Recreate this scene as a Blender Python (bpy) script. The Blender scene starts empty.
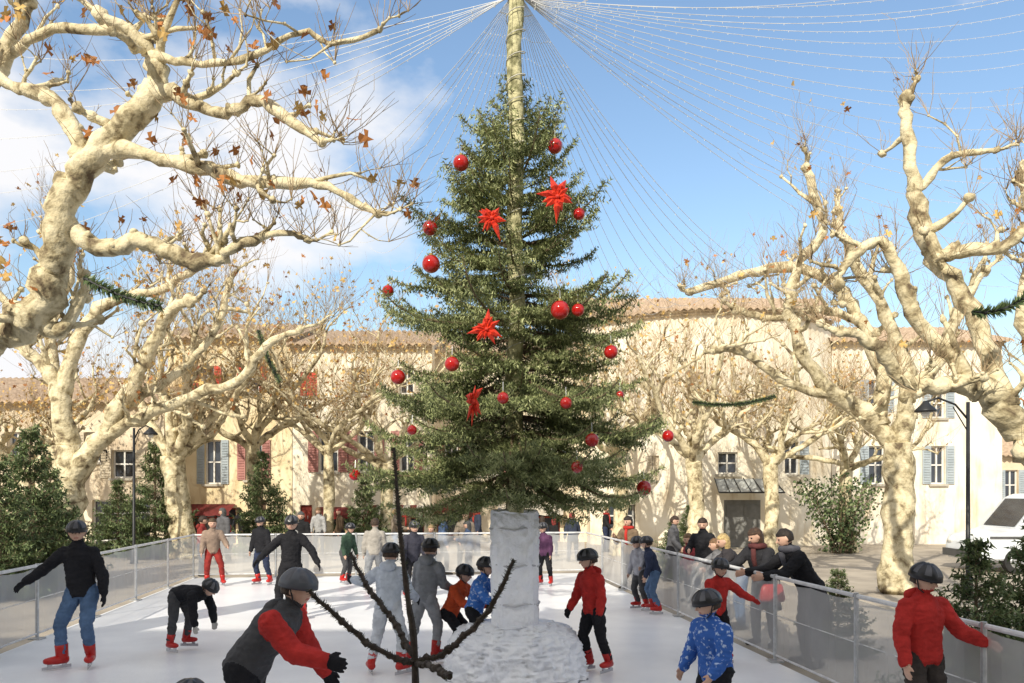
import bpy, math, random
import numpy as np
from mathutils import Vector, Matrix, noise
random.seed(7)
rnd=random.random
def U(a,b): return a+(b-a)*rnd()
FL=800.0; CAMH=2.0
sc=bpy.context.scene
COL=sc.collection
def at(px,py,Y): return Vector(((px-512)*Y/FL, Y, CAMH-(py-492)*Y/FL))
UP=Vector((0,0,1))

# ---------------------------------------------------------------- materials
MATS={}
def mat(name,c1,c2=None,rough=.8,scale=4,bump=0,bscale=None,metal=0,detail=6,lo=.35,hi=.65,spec=.4,coat=0,stain=None):
    if name in MATS: return MATS[name]
    m=bpy.data.materials.new(name); m.use_nodes=True
    nt=m.node_tree; b=nt.nodes['Principled BSDF']
    b.inputs['Roughness'].default_value=rough; b.inputs['Metallic'].default_value=metal
    b.inputs['Specular IOR Level'].default_value=spec
    b.inputs['Coat Weight'].default_value=coat
    tc=nt.nodes.new('ShaderNodeTexCoord')
    n=nt.nodes.new('ShaderNodeTexNoise'); n.inputs['Scale'].default_value=scale; n.inputs['Detail'].default_value=detail
    nt.links.new(tc.outputs['Object'],n.inputs['Vector'])
    r=nt.nodes.new('ShaderNodeValToRGB')
    if c2 is None: c2=tuple(x*.75 for x in c1)
    r.color_ramp.elements[0].position=lo; r.color_ramp.elements[0].color=(*c2,1)
    r.color_ramp.elements[1].position=hi; r.color_ramp.elements[1].color=(*c1,1)
    nt.links.new(n.outputs['Fac'],r.inputs['Fac']); col=r.outputs['Color']
    if stain:
        mp=nt.nodes.new('ShaderNodeMapping'); mp.inputs['Scale'].default_value=(1.6,1.6,.28); nt.links.new(tc.outputs['Object'],mp.inputs[0])
        n3=nt.nodes.new('ShaderNodeTexNoise'); n3.inputs['Scale'].default_value=1.4; n3.inputs['Detail'].default_value=10; n3.inputs['Roughness'].default_value=.65
        nt.links.new(mp.outputs[0],n3.inputs['Vector'])
        r3=nt.nodes.new('ShaderNodeValToRGB'); r3.color_ramp.elements[0].position=.5; r3.color_ramp.elements[0].color=(1,1,1,1)
        r3.color_ramp.elements[1].position=.7; r3.color_ramp.elements[1].color=(*stain,1); nt.links.new(n3.outputs['Fac'],r3.inputs['Fac'])
        mm=nt.nodes.new('ShaderNodeMixRGB'); mm.blend_type='MULTIPLY'; mm.inputs[0].default_value=1; nt.links.new(col,mm.inputs[1]); nt.links.new(r3.outputs[0],mm.inputs[2]); col=mm.outputs[0]
    nt.links.new(col,b.inputs['Base Color'])
    if bump:
        n2=nt.nodes.new('ShaderNodeTexNoise'); n2.inputs['Scale'].default_value=bscale or scale*4; n2.inputs['Detail'].default_value=5
        nt.links.new(tc.outputs['Object'],n2.inputs['Vector'])
        bp=nt.nodes.new('ShaderNodeBump'); bp.inputs['Strength'].default_value=bump; bp.inputs['Distance'].default_value=.02
        nt.links.new(n2.outputs['Fac'],bp.inputs['Height']); nt.links.new(bp.outputs['Normal'],b.inputs['Normal'])
    MATS[name]=m; return m
def cloth(c,pattern=False):
    key='cloth_%d_%d_%d%s'%(int(c[0]*999),int(c[1]*999),int(c[2]*999),'p' if pattern else '')
    if pattern:
        return mat(key,(.4,.5,.7),c,rough=.8,scale=30,detail=2,lo=.57,hi=.66,bump=.3,bscale=40,spec=.2)
    return mat(key,c,tuple(x*.7 for x in c),rough=.85,scale=9,bump=.5,bscale=38,spec=.2)

BARK=bpy.data.materials.new('plane_tree_bark'); BARK.use_nodes=True
def mk_bark():
    nt=BARK.node_tree; b=nt.nodes['Principled BSDF']; b.inputs['Roughness'].default_value=.85; b.inputs['Specular IOR Level'].default_value=.2
    tc=nt.nodes.new('ShaderNodeTexCoord')
    n=nt.nodes.new('ShaderNodeTexNoise'); n.inputs['Scale'].default_value=3.8; n.inputs['Detail'].default_value=9; n.inputs['Roughness'].default_value=.64; n.inputs['Distortion'].default_value=.4
    r=nt.nodes.new('ShaderNodeValToRGB'); cr=r.color_ramp
    cr.elements[0].position=.34; cr.elements[0].color=(.13,.095,.06,1)
    cr.elements[1].position=.6; cr.elements[1].color=(.76,.67,.46,1)
    e=cr.elements.new(.42); e.color=(.33,.27,.16,1)
    e=cr.elements.new(.49); e.color=(.58,.5,.32,1)
    nt.links.new(tc.outputs['Object'],n.inputs['Vector']); nt.links.new(n.outputs['Fac'],r.inputs['Fac'])
    nt.links.new(r.outputs['Color'],b.inputs['Base Color'])
    n2=nt.nodes.new('ShaderNodeTexNoise'); n2.inputs['Scale'].default_value=11; n2.inputs['Detail'].default_value=8
    bp=nt.nodes.new('ShaderNodeBump'); bp.inputs['Strength'].default_value=.8; bp.inputs['Distance'].default_value=.05
    nt.links.new(tc.outputs['Object'],n2.inputs['Vector']); nt.links.new(n2.outputs['Fac'],bp.inputs['Height']); nt.links.new(bp.outputs['Normal'],b.inputs['Normal'])
mk_bark()
TWIG=mat('twig_bark',(.42,.31,.18),(.26,.18,.1),scale=3)
LEAF1=mat('dead_leaf_brown',(.5,.2,.05),(.26,.1,.03),scale=2,rough=.7)
LEAF2=mat('dead_leaf_gold',(.66,.45,.16),(.48,.29,.09),scale=2,rough=.7)
STEEL=mat('galvanised_steel',(.55,.56,.57),(.42,.43,.44),rough=.4,metal=.6,scale=20)
DARKMETAL=mat('dark_painted_metal',(.02,.022,.025),(.012,.013,.015),rough=.45)
GLASS=mat('window_glass',(.05,.06,.075),(.025,.03,.04),rough=.08,scale=.7,spec=.8)
WHITEP=mat('white_paint',(.75,.74,.7),(.62,.6,.56),rough=.5,scale=3)
REDBALL=mat('red_bauble_gloss',(.42,.01,.008),(.3,.007,.006),rough=.12,scale=5,coat=.6)
REDFAB=mat('red_glitter_fabric',(.7,.05,.015),(.42,.015,.008),rough=.5,scale=40,bump=.3)
SKATER=mat('red_skate_plastic',(.5,.02,.015),(.38,.012,.01),rough=.35,scale=8)
BLADE=mat('skate_blade_steel',(.6,.6,.62),(.45,.45,.47),rough=.25,metal=.9)
HELM=mat('black_helmet_plastic',(.02,.02,.023),(.012,.012,.014),rough=.3,scale=10)
HELMV=mat('helmet_vent_grey',(.12,.12,.13),(.06,.06,.07),rough=.6,scale=10)
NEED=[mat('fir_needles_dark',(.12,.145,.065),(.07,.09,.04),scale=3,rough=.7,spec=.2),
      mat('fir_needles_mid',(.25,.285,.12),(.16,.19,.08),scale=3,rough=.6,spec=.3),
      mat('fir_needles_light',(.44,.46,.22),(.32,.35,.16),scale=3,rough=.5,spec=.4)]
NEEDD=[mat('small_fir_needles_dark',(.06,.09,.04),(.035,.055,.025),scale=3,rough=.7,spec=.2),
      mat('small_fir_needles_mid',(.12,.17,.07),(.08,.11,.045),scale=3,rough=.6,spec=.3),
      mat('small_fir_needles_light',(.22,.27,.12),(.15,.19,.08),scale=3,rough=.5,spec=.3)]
FIRW=mat('fir_wood',(.2,.14,.09),(.11,.08,.05),scale=12)

# ---------------------------------------------------------------- mesh builder
class MB:
    def __init__(s): s.v=[]; s.f=[]; s.m=[]
    def ring_faces(s,base,k,n,mi,cap=True):
        for i in range(k-1):
            a=base+i*n; b=a+n
            for j in range(n):
                j2=(j+1)%n
                s.f.append((a+j,a+j2,b+j2,b+j)); s.m.append(mi)
        if cap:
            s.f.append(tuple(base+j for j in reversed(range(n)))); s.m.append(mi)
            s.f.append(tuple(base+(k-1)*n+j for j in range(n))); s.m.append(mi)
    def tube(s,pts,rad,n=6,mi=0,cap=True,lump=0):
        k=len(pts); d=(pts[1]-pts[0]).normalized(); a=d.orthogonal().normalized(); base=len(s.v)
        cs=[(math.cos(2*math.pi*j/n),math.sin(2*math.pi*j/n)) for j in range(n)]
        for i in range(k):
            dd=pts[min(i+1,k-1)]-pts[max(i-1,0)]
            if dd.length>1e-9: d=dd.normalized()
            a=a-d*a.dot(d)
            if a.length<1e-6: a=d.orthogonal()
            a.normalize(); b=d.cross(a); r=rad[i]
            for c,q in cs:
                o=a*(c*r)+b*(q*r)
                if lump:
                    o*=1+lump*noise.noise((pts[i]+o)*2.7)+lump*.9*noise.noise((pts[i]+o)*7)
                s.v.append(pts[i]+o)
        s.ring_faces(base,k,n,mi,cap)
    def loft(s,rings,n=14,mi=0,sq=1.0):
        base=len(s.v)
        for c,ax,ay in rings:
            for j in range(n):
                t=2*math.pi*j/n; cc=math.cos(t); ss=math.sin(t)
                if sq!=1: cc=math.copysign(abs(cc)**sq,cc); ss=math.copysign(abs(ss)**sq,ss)
                s.v.append(c+ax*cc+ay*ss)
        s.ring_faces(base,len(rings),n,mi)
    def cone(s,p,q,r0,r1,n=10,mi=0):
        d=(q-p).normalized()
        s.tube([p-d*r0*.95,p-d*r0*.6,p,q,q+d*r1*.6,q+d*r1*.95],[r0*.3,r0*.8,r0,r1,r1*.8,r1*.3],n,mi)
    def ell(s,c,ax,ay,az,n=12,m=8,mi=0):
        rings=[]
        for i in range(m+1):
            t=-math.pi/2+math.pi*i/m
            k=max(math.cos(t),.03)
            rings.append((c+az*math.sin(t),ax*k,ay*k))
        s.loft(rings,n,mi)
    def box(s,c,sx,sy,sz,mi=0,M=None):
        b=len(s.v)
        for dz in (-1,1):
            for dx,dy in ((-1,-1),(1,-1),(1,1),(-1,1)):
                o=Vector((dx*sx/2,dy*sy/2,dz*sz/2))
                if M: o=M@o
                s.v.append(Vector(c)+o)
        for f in ((3,2,1,0),(4,5,6,7),(0,1,5,4),(1,2,6,5),(2,3,7,6),(3,0,4,7)):
            s.f.append(tuple(b+i for i in f)); s.m.append(mi)
    def poly(s,pts,mi=0):
        b=len(s.v); s.v.extend(pts); s.f.append(tuple(range(b,b+len(pts)))); s.m.append(mi)
    def mesh(s,name,mats,smooth=False,origin=None):
        me=bpy.data.meshes.new(name)
        vs=s.v if origin is None else [Vector(v)-origin for v in s.v]
        me.from_pydata([tuple(v) for v in vs],[],s.f)
        for m in mats: me.materials.append(m)
        me.polygons.foreach_set('material_index',s.m)
        if smooth: me.polygons.foreach_set('use_smooth',[True]*len(s.f))
        me.update(); return me
    def obj(s,name,mats,parent=None,smooth=False,loc=None,world=False):
        loc=Vector(loc) if loc is not None else None
        me=s.mesh(name,mats,smooth,origin=loc if world else None)
        o=bpy.data.objects.new(name,me); COL.objects.link(o)
        if parent: o.parent=parent
        elif loc is not None: o.location=loc
        return o
def tag(o,label,cat,group=None,kind=None):
    o['label']=label; o['category']=cat
    if group: o['group']=group
    if kind: o['kind']=kind
    return o
def empty(name,loc,label,cat,group=None,rot=0):
    o=bpy.data.objects.new(name,None); COL.objects.link(o); o.location=loc; o.rotation_euler[2]=rot
    o.empty_display_size=.2
    return tag(o,label,cat,group)

# ---------------------------------------------------------------- camera, light, sky
cam=bpy.data.cameras.new('camera'); co=bpy.data.objects.new('camera',cam); COL.objects.link(co)
co.location=(0,0,CAMH); co.rotation_euler=(math.radians(90),0,0)
cam.lens=FL/1024*36; cam.sensor_width=36; cam.shift_y=150.5/1024; cam.clip_end=2000; cam.clip_start=.05
sc.camera=co
EL=math.radians(32); AZ=math.radians(24)
tosun=Vector((-math.sin(AZ)*math.cos(EL),-math.cos(AZ)*math.cos(EL),math.sin(EL)))
sl=bpy.data.lights.new('sun','SUN'); sl.energy=5.0; sl.angle=math.radians(.5); sl.color=(1,.93,.79)
so=bpy.data.objects.new('sun',sl); COL.objects.link(so); so.rotation_euler=tosun.to_track_quat('Z','Y').to_euler()
sc.view_settings.view_transform='Standard'; sc.view_settings.look='None'; sc.view_settings.exposure=0
w=bpy.data.worlds.new('World'); sc.world=w; w.use_nodes=True
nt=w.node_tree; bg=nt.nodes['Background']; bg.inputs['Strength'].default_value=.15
sky=nt.nodes.new('ShaderNodeTexSky'); sky.sky_type='NISHITA'; sky.sun_disc=False
sky.sun_elevation=EL; sky.sun_rotation=math.pi+AZ; sky.air_density=1.35; sky.dust_density=1.2; sky.ozone_density=3.0
hs_=nt.nodes.new('ShaderNodeHueSaturation'); hs_.inputs['Saturation'].default_value=1.0; hs_.inputs['Value'].default_value=1.32; nt.links.new(sky.outputs[0],hs_.inputs['Color'])
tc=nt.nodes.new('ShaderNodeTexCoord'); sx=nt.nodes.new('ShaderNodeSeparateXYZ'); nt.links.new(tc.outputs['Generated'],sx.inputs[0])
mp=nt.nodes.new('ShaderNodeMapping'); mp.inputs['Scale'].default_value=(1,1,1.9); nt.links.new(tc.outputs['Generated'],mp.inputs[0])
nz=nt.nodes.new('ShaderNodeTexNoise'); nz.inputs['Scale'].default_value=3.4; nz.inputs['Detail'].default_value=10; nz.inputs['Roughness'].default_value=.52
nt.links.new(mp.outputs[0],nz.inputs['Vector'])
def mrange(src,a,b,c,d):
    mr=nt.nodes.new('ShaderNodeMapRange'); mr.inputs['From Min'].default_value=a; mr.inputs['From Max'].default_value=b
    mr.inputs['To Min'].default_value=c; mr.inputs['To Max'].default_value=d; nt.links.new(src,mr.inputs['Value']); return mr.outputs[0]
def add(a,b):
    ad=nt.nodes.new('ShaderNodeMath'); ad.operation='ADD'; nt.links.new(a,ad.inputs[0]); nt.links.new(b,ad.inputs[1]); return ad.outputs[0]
f=add(add(nz.outputs['Fac'],mrange(sx.outputs['X'],-.06,-.3,-.2,.07)),add(mrange(sx.outputs['Y'],.2,-.3,0,.36),mrange(sx.outputs['Z'],.62,.9,0,.25)))  # Y and Z terms add unseen cloud behind and overhead as extra fill light
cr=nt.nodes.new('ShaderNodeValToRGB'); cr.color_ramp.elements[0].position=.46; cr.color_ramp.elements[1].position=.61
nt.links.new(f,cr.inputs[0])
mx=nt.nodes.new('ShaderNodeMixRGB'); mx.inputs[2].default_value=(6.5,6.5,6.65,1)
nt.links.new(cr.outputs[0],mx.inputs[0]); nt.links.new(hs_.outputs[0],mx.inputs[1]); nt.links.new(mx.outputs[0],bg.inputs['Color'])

# ---------------------------------------------------------------- ground
PZ=-.15
g=MB(); g.poly([Vector((-400,-400,PZ)),Vector((400,-400,PZ)),Vector((400,400,PZ)),Vector((-400,400,PZ))])
go=g.obj('plaza_ground',[mat('plaza_gravel',(.46,.4,.32),(.3,.26,.21),scale=1.3,rough=.95,bump=.5,bscale=60,lo=.3,hi=.7,detail=12)])
go['kind']='structure'; go['label']='beige gravel town square ground'
SL=.124
def fr(Y): return 4.27-SL*Y
def fl(Y): return -5.1-SL*Y
axis=Vector((-SL,1,0)).normalized(); perp=Vector((axis.y,-axis.x,0))
c_bl=Vector((fl(18.6),18.6,0))
wR=(Vector((fr(10),10,0))-Vector((fl(10),10,0))).dot(perp)
c_br=c_bl+perp*wR
c_fl=c_bl-axis*15.6; c_fr=c_fl+perp*wR
g=MB()
a=[c_fl,c_fr,c_br,c_bl]
g.poly([Vector(p) for p in a]); 
for i in range(4):
    p,q=a[i],a[(i+1)%4]; dn=Vector((0,0,PZ))
    g.poly([p+dn,q+dn,Vector(q),Vector(p)])
ICE=mat('ice_surface',(.85,.86,.88),(.74,.75,.78),scale=1.6,rough=.34,bump=.2,bscale=30,spec=.5,detail=14,lo=.3,hi=.7)
io=g.obj('ice_rink_floor',[ICE]); io['kind']='structure'; io['label']='white synthetic ice skating floor'

# ---------------------------------------------------------------- barriers
NET=bpy.data.materials.new('barrier_net'); NET.use_nodes=True
nt=NET.node_tree; b=nt.nodes['Principled BSDF']; b.inputs['Roughness'].default_value=.7
tcn=nt.nodes.new('ShaderNodeTexCoord'); nn=nt.nodes.new('ShaderNodeTexNoise'); nn.inputs['Scale'].default_value=1.6; nn.inputs['Detail'].default_value=4
nt.links.new(tcn.outputs['Object'],nn.inputs['Vector'])
rr=nt.nodes.new('ShaderNodeMapRange'); rr.inputs['To Min'].default_value=.36; rr.inputs['To Max'].default_value=.66
nt.links.new(nn.outputs['Fac'],rr.inputs['Value']); b.inputs['Base Color'].default_value=(.56,.56,.56,1)
nt.links.new(rr.outputs[0],b.inputs['Alpha'])
HB=1.0
def panel(p,q,first,label):
    e=empty('rink_barrier',p,label,'barrier','barrier panels around the skating rink')
    d=q-p; L=d.length; dn=d.normalized()
    m=MB(); m.tube([Vector((0,0,PZ)),Vector((0,0,HB+.03))],[.024,.024],8); m.box((0,0,.012),.16,.16,.02)
    m.obj('post',[STEEL],e)
    m=MB(); m.tube([dn*.03+UP*HB,d-dn*.03+UP*HB],[.022,.022],8); m.tube([dn*.03+UP*.08,d-dn*.03+UP*.08],[.014,.014],6)
    m.tube([dn*.03+UP*.55,d-dn*.03+UP*.55],[.006,.006],5)
    m.obj('rail',[mat('white_rail',(.66,.66,.66),(.5,.5,.51),rough=.45,scale=10)],e)
    m=MB(); N=10
    for i in range(N+1):
        t=.03+(L-.06)*i/N; wv=Vector((-dn.y,dn.x,0))*(.016*math.sin(i*2.1+p.x*7))
        m.v.append(dn*t+UP*(.06+.02*math.sin(i*1.3+p.y)**2)+wv*.5); m.v.append(dn*t+UP*(HB-.03-.025*abs(math.sin(i*math.pi/5)))+wv)
    for i in range(N): m.f.append((2*i,2*i+2,2*i+3,2*i+1)); m.m.append(0)
    m.obj('net',[NET],e)
def run(a,b,n,label):
    for i in range(n): panel(a.lerp(b,i/n),a.lerp(b,(i+1)/n),i==0,label)
run(c_fl,c_bl,8,'waist-high rink barrier panel with grey netting and steel post')
run(c_fr,c_br,9,'waist-high rink barrier panel with netting and white rail')
run(c_bl,c_br,5,'rink barrier panel with translucent netting at the end of the ice')

# ---------------------------------------------------------------- buildings
def wallmat(n,c1,c2): return mat(n,c1,c2,rough=.92,scale=.9,bump=.5,bscale=9,detail=14,lo=.36,hi=.62,spec=.15,stain=(.7,.62,.52))
ROOF=mat('terracotta_tiles',(.56,.42,.29),(.36,.26,.18),rough=.85,scale=5,detail=10)
def building(name,label,x0,y0,W,H,D,wm,ops,bend=0,rot=0,roofh=1.5,cat='house',cornice=True):
    root=empty(name,(x0,y0,PZ),label,cat,rot=rot)
    off=lambda u: bend*((u-W/2)/(W/2))**2
    us={0,W}; zs={0,H}
    for o in ops: us|={o['u0'],o['u1']}; zs|={o['z0'],o['z1']}
    if bend:
        for i in range(1,16): us.add(W*i/16)
    us=sorted(us); zs=sorted(zs); m=MB()
    for i in range(len(us)-1):
        for j in range(len(zs)-1):
            uc=(us[i]+us[i+1])/2; zc=(zs[j]+zs[j+1])/2
            if any(o['u0']<uc<o['u1'] and o['z0']<zc<o['z1'] for o in ops): continue
            a,b_,c,d=us[i],us[i+1],zs[j],zs[j+1]
            m.poly([Vector((a,off(a),c)),Vector((b_,off(b_),c)),Vector((b_,off(b_),d)),Vector((a,off(a),d))])
    for o in ops:
        a,b_,c,d=o['u0'],o['u1'],o['z0'],o['z1']; y=off((a+b_)/2); r=.22
        ya,yb=off(a),off(b_)
        m.poly([Vector((a,ya,c)),Vector((a,ya,d)),Vector((a,ya+r,d)),Vector((a,ya+r,c))])
        m.poly([Vector((b_,yb,d)),Vector((b_,yb,c)),Vector((b_,yb+r,c)),Vector((b_,yb+r,d))])
        m.poly([Vector((a,ya,d)),Vector((b_,yb,d)),Vector((b_,yb+r,d)),Vector((a,ya+r,d))])
        m.poly([Vector((b_,yb,c)),Vector((a,ya,c)),Vector((a,ya+r,c)),Vector((b_,yb+r,c))])
    e0=off(0)
    m.poly([Vector((0,D,0)),Vector((0,e0,0)),Vector((0,e0,H)),Vector((0,D,H))])
    m.poly([Vector((W,e0,0)),Vector((W,D,0)),Vector((W,D,H)),Vector((W,e0,H))])
    m.poly([Vector((W,D,0)),Vector((0,D,0)),Vector((0,D,H)),Vector((W,D,H))])
    m.poly([Vector((0,D,H)),Vector((0,e0,H)),Vector((0,D/2,H+roofh-.1))]); m.poly([Vector((W,e0,H)),Vector((W,D,H)),Vector((W,D/2,H+roofh-.1))])
    m.obj('wall',[wm],root)
    m=MB(); n=int(W/.13)
    for i in range(n+1):
        u=-.25+(W+.5)*i/n; uu=min(max(u,0),W); c=.045*math.cos(i*math.pi)
        m.v+= [Vector((u,off(uu)-.42,H+.03+c)),Vector((u,D/2,H+roofh+c)),Vector((u,D+.4,H+.03+c))]
        m.v.append(Vector((u,off(uu)-.42,H-.06+c)))
    for i in range(n):
        a=4*i; m.f+=[(a,a+4,a+5,a+1),(a+1,a+5,a+6,a+2),(a+3,a+7,a+4,a)]; m.m+=[0,0,0]
    m.obj('roof',[ROOF],root)
    if cornice:
        m=MB(); n2=24
        for lay,(pr,zz,th) in enumerate(((.16,H-.2,.1),(.3,H-.1,.09))):
            for i in range(n2):
                a=W*i/n2; b_=W*(i+1)/n2
                p=[Vector((a,off(a)-pr,zz)),Vector((b_,off(b_)-pr,zz)),Vector((b_,off(b_)+.01,zz)),Vector((a,off(a)+.01,zz))]
                q=[v+UP*th for v in p]
                m.poly([p[3],p[2],p[1],p[0]]); m.poly(q); m.poly([p[0],p[1],q[1],q[0]])
        m.obj('cornice',[mat('cornice_plaster',(.6,.5,.36),(.46,.36,.24),scale=3)],root)
    for o in ops:
        a,b_,c,d=o['u0'],o['u1'],o['z0'],o['z1']; cx=(a+b_)/2; y=off(cx)+.16; wd=b_-a; ht=d-c; t=o.get('t','win')
        fm=MB(); ft=.06
        if t in('win','shop'):
            nx=2 if t=='win' else max(2,int(wd/1.1))
            for i in range(nx+1): fm.box((a+ft/2+(wd-ft)*i/nx,y,c+ht/2),ft,.06,ht)
            for zz in ([c+ft/2,c+ht*.5,d-ft/2] if t=='win' else [c+.25,c+ht*.72,d-ft/2]): fm.box((cx,y-.004,zz),wd-.01,.05,ft)
            fo=fm.obj('window',[o.get('fm',WHITEP)],root)
            pm=MB(); pm.box((cx,y+.04,c+ht/2),wd,.02,ht); pm.obj('pane',[GLASS],fo)
        else:
            dm=MB(); dm.box((cx,y+.02,c+ht/2),wd,.06,ht)
            for i in (0,1):
                for k in (0,1,2): dm.box((a+wd*(.27+.46*i),y-.02,c+ht*(.2+.29*k)),wd*.34,.03,ht*.22)
            do=dm.obj('door',[o.get('fm',mat('door_wood',(.12,.07,.04),(.07,.04,.025)))],root)
            hm=MB(); hm.tube([Vector((cx+.05,y-.06,c+1.0)),Vector((cx+.05,y-.06,c+1.15))],[.015,.015],6); hm.obj('handle',[STEEL],do)
        if t=='win':
            sm=MB(); sm.box((cx,off(cx)-.04,c-.05),wd+.2,.14,.09); sm.obj('sill',[mat('stone_sill',(.5,.46,.38))],root)
        if o.get('sh'):
            sw=o.get('sw',wd/2); cl=o.get('closed')
            for sgn in (-1,1):
                bx=(a-sw/2-.02 if sgn<0 else b_+sw/2+.02) if not cl else cx+sgn*wd/4
                yy=off(cx)-.04 if not cl else off(cx)+.05
                ww=sw if not cl else wd/2-.02
                sm=MB(); sm.box((bx,yy,c+ht/2),ww,.035,ht)
                ns=int(ht/.11)
                for k in range(ns): sm.box((bx,yy-.025,c+.06+(ht-.1)*k/ns),ww-.1,.02,.05,0,Matrix.Rotation(.5,3,'X'))
                sm.obj('shutter',[o['sh']],root)
    return root
YF=33.0
def ux(px,Y,x0): return (px-512)*Y/FL-x0
def zy(py,Y): return CAMH-(py-492)*Y/FL-PZ
RS=mat('red_shutter_paint',(.58,.06,.03),(.42,.04,.02),rough=.6,scale=3)
PS=mat('faded_maroon_shutter',(.48,.23,.2),(.37,.17,.15),rough=.7,scale=3)
GS=mat('grey_blue_shutter',(.4,.45,.48),(.32,.37,.4),rough=.7,scale=3)
BSH=mat('beige_shutter',(.62,.55,.42),(.5,.43,.32),rough=.7,scale=3)
def op(px0,px1,py0,py1,Y,x0,**k):
    d=dict(u0=ux(px0,Y,x0),u1=ux(px1,Y,x0),z0=max(zy(py1,Y),0.0),z1=zy(py0,Y)); d.update(k)
    if d['z0']<.25 and k.get('t')!='win': d['z0']=0.02
    return d
REDFR=mat('red_shop_paint',(.3,.04,.025),(.2,.025,.015),rough=.45,scale=4)
x0=(168-512)*YF/FL
building('ochre_house','pale ochre rendered house with red shuttered upper windows',x0,YF,(292-168)*YF/FL,zy(338,YF),9,
  wallmat('ochre_render',(.84,.73,.5),(.7,.57,.35)),
  [op(200,214,366,392,YF,x0,sh=RS),op(245,259,366,392,YF,x0,sh=RS),op(205,221,440,484,YF,x0,sh=GS,sw=.3),op(246,262,440,480,YF,x0,sh=PS,sw=.33),
   op(192,236,508,545,YF,x0,t='shop',fm=REDFR),op(252,266,500,545,YF,x0,t='door')])
x0=(292.6-512)*YF/FL
building('cream_house','tall cream rendered house with maroon shutters and shop below',x0,YF,(432-292.6)*YF/FL,zy(345,YF),9,
  wallmat('cream_render',(.89,.83,.68),(.76,.68,.52)),
  [op(300,317,372,396,YF,x0,sh=RS,closed=True),op(352,366,368,394,YF,x0,sh=BSH),op(400,414,368,394,YF,x0,sh=BSH),
   op(319,338,431,472,YF,x0,sh=PS,sw=.42),op(358,374,431,472,YF,x0,sh=PS,sw=.4),op(400,414,431,472,YF,x0,sh=PS,sw=.35),
   op(300,312,505,545,YF,x0,t='door',fm=REDFR),op(322,350,508,545,YF,x0,t='shop',fm=REDFR),op(362,424,508,545,YF,x0,t='shop',fm=REDFR)])
YS=34.5
x0=(433-512)*YS/FL
building('narrow_house','plain sandy house with red shopfront behind the Christmas tree',x0,YS,(588-433)*YS/FL,zy(352,YS),9,
  wallmat('sand_render',(.8,.71,.54),(.67,.57,.42)),
  [op(445,458,440,475,YS,x0,sh=PS,sw=.3),op(490,503,440,475,YS,x0,sh=PS,sw=.3),op(545,558,440,475,YS,x0,sh=GS,sw=.3),
   op(437,480,508,545,YS,x0,t='shop',fm=REDFR),op(500,560,508,545,YS,x0,t='shop',fm=REDFR)])
YL=31.0; x0=(-160-512)*YL/FL
building('low_house','low beige stone house with tiled roof',x0,YL,(164+160)*YL/FL,zy(402,YL),8,
  wallmat('beige_stone',(.8,.7,.53),(.58,.48,.35)),
  [op(8,24,432,462,YL,x0,sh=BSH),op(85,100,432,462,YL,x0,sh=BSH),op(112,134,450,478,YL,x0,sh=BSH),op(30,48,500,545,YL,x0,t='door'),op(92,150,500,545,YL,x0,t='shop')])
YR=30.5; x0=(590-512)*33/FL
WR=9.9
building('curved_house','long pale house with curved sunlit facade and tiled eaves',x0,YR,WR,zy(309,30.5),9,
  wallmat('pale_lime_render',(.92,.86,.72),(.78,.69,.52)),
  [op(650,662,455,480,YR,x0,sh=BSH,closed=True),op(718,738,452,474,YR,x0),op(724,762,500,545,YR,x0,t='door',fm=mat('grey_gate_paint',(.25,.25,.24),(.18,.18,.17))),
   op(690,704,372,398,YR,x0,sh=BSH,closed=True),op(756,770,372,398,YR,x0,sh=BSH,closed=True),
   op(790,806,440,474,YR,x0,sh=GS,sw=.35),op(612,640,505,545,YR,x0,t='shop')],bend=2.4)
x1=x0+WR
building('white_house','white rendered house with grey shuttered windows',x1+.05,YR+2.42,7.0,zy(342,33),9,
  wallmat('white_render',(.9,.84,.72),(.77,.69,.54)),
  [op(868,884,380,412,33,x1+.05,sh=GS,sw=.35),op(868,884,446,484,33,x1+.05,sh=GS,sw=.35),op(930,944,388,418,33,x1+.05,sh=GS,sw=.35),op(930,944,446,484,33,x1+.05,sh=GS,sw=.35),
   op(838,852,505,545,33,x1+.05,t='door'),op(900,914,505,545,33,x1+.05,t='door')])
x2=(992-512)*40/FL
building('far_house','small sandy house further down the street',x2,40,14,zy(455,40),8,
  wallmat('far_render',(.75,.62,.45),(.6,.5,.36)),[op(1005,1018,470,500,40,x2,sh=GS,sw=.3)])
br=building('shading_terrace','tall unseen terrace behind the camera, added to shade the rink',14,-7.5,38,12.9,9,wallmat('terrace_render',(.8,.72,.56),(.7,.62,.46)),  # unseen building added behind the camera so its shadow covers the rink
  [dict(u0=3+4*i,u1=4.1+4*i,z0=z,z1=z+1.7,sh=GS) for i in range(9) for z in (1.2,4.8,8.4)],rot=math.pi)
def awning(px0,px1,py0,Y,m,label,depth=.8):
    X0=(px0-512)*Y/FL; X1=(px1-512)*Y/FL; z=CAMH-(py0-492)*Y/FL; W=X1-X0
    e=empty('shop_awning',(X0,Y-.02,z),label,'awning')
    k=MB(); n=int(W/.25)
    for i in range(n+1):
        u=W*i/n; k.v+=[Vector((u,-.03,0)),Vector((u,-depth,-.3)),Vector((u,-depth-.01,-.48+.04*(i%2)))]
    for i in range(n): a=3*i; k.f+=[(a,a+1,a+4,a+3),(a+1,a+2,a+5,a+4)]; k.m+=[i%2 if len(m)>1 else 0]*2
    k.obj('canvas',m,e)
    k=MB()
    for u in (.05,W-.05): k.tube([Vector((u,-.04,-.5)),Vector((u,-depth+.02,-.32))],[.02,.02],6)
    k.obj('bracket',[DARKMETAL],e)
DR=mat('dark_red_canvas',(.17,.025,.022),(.11,.015,.014),scale=5)
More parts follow.
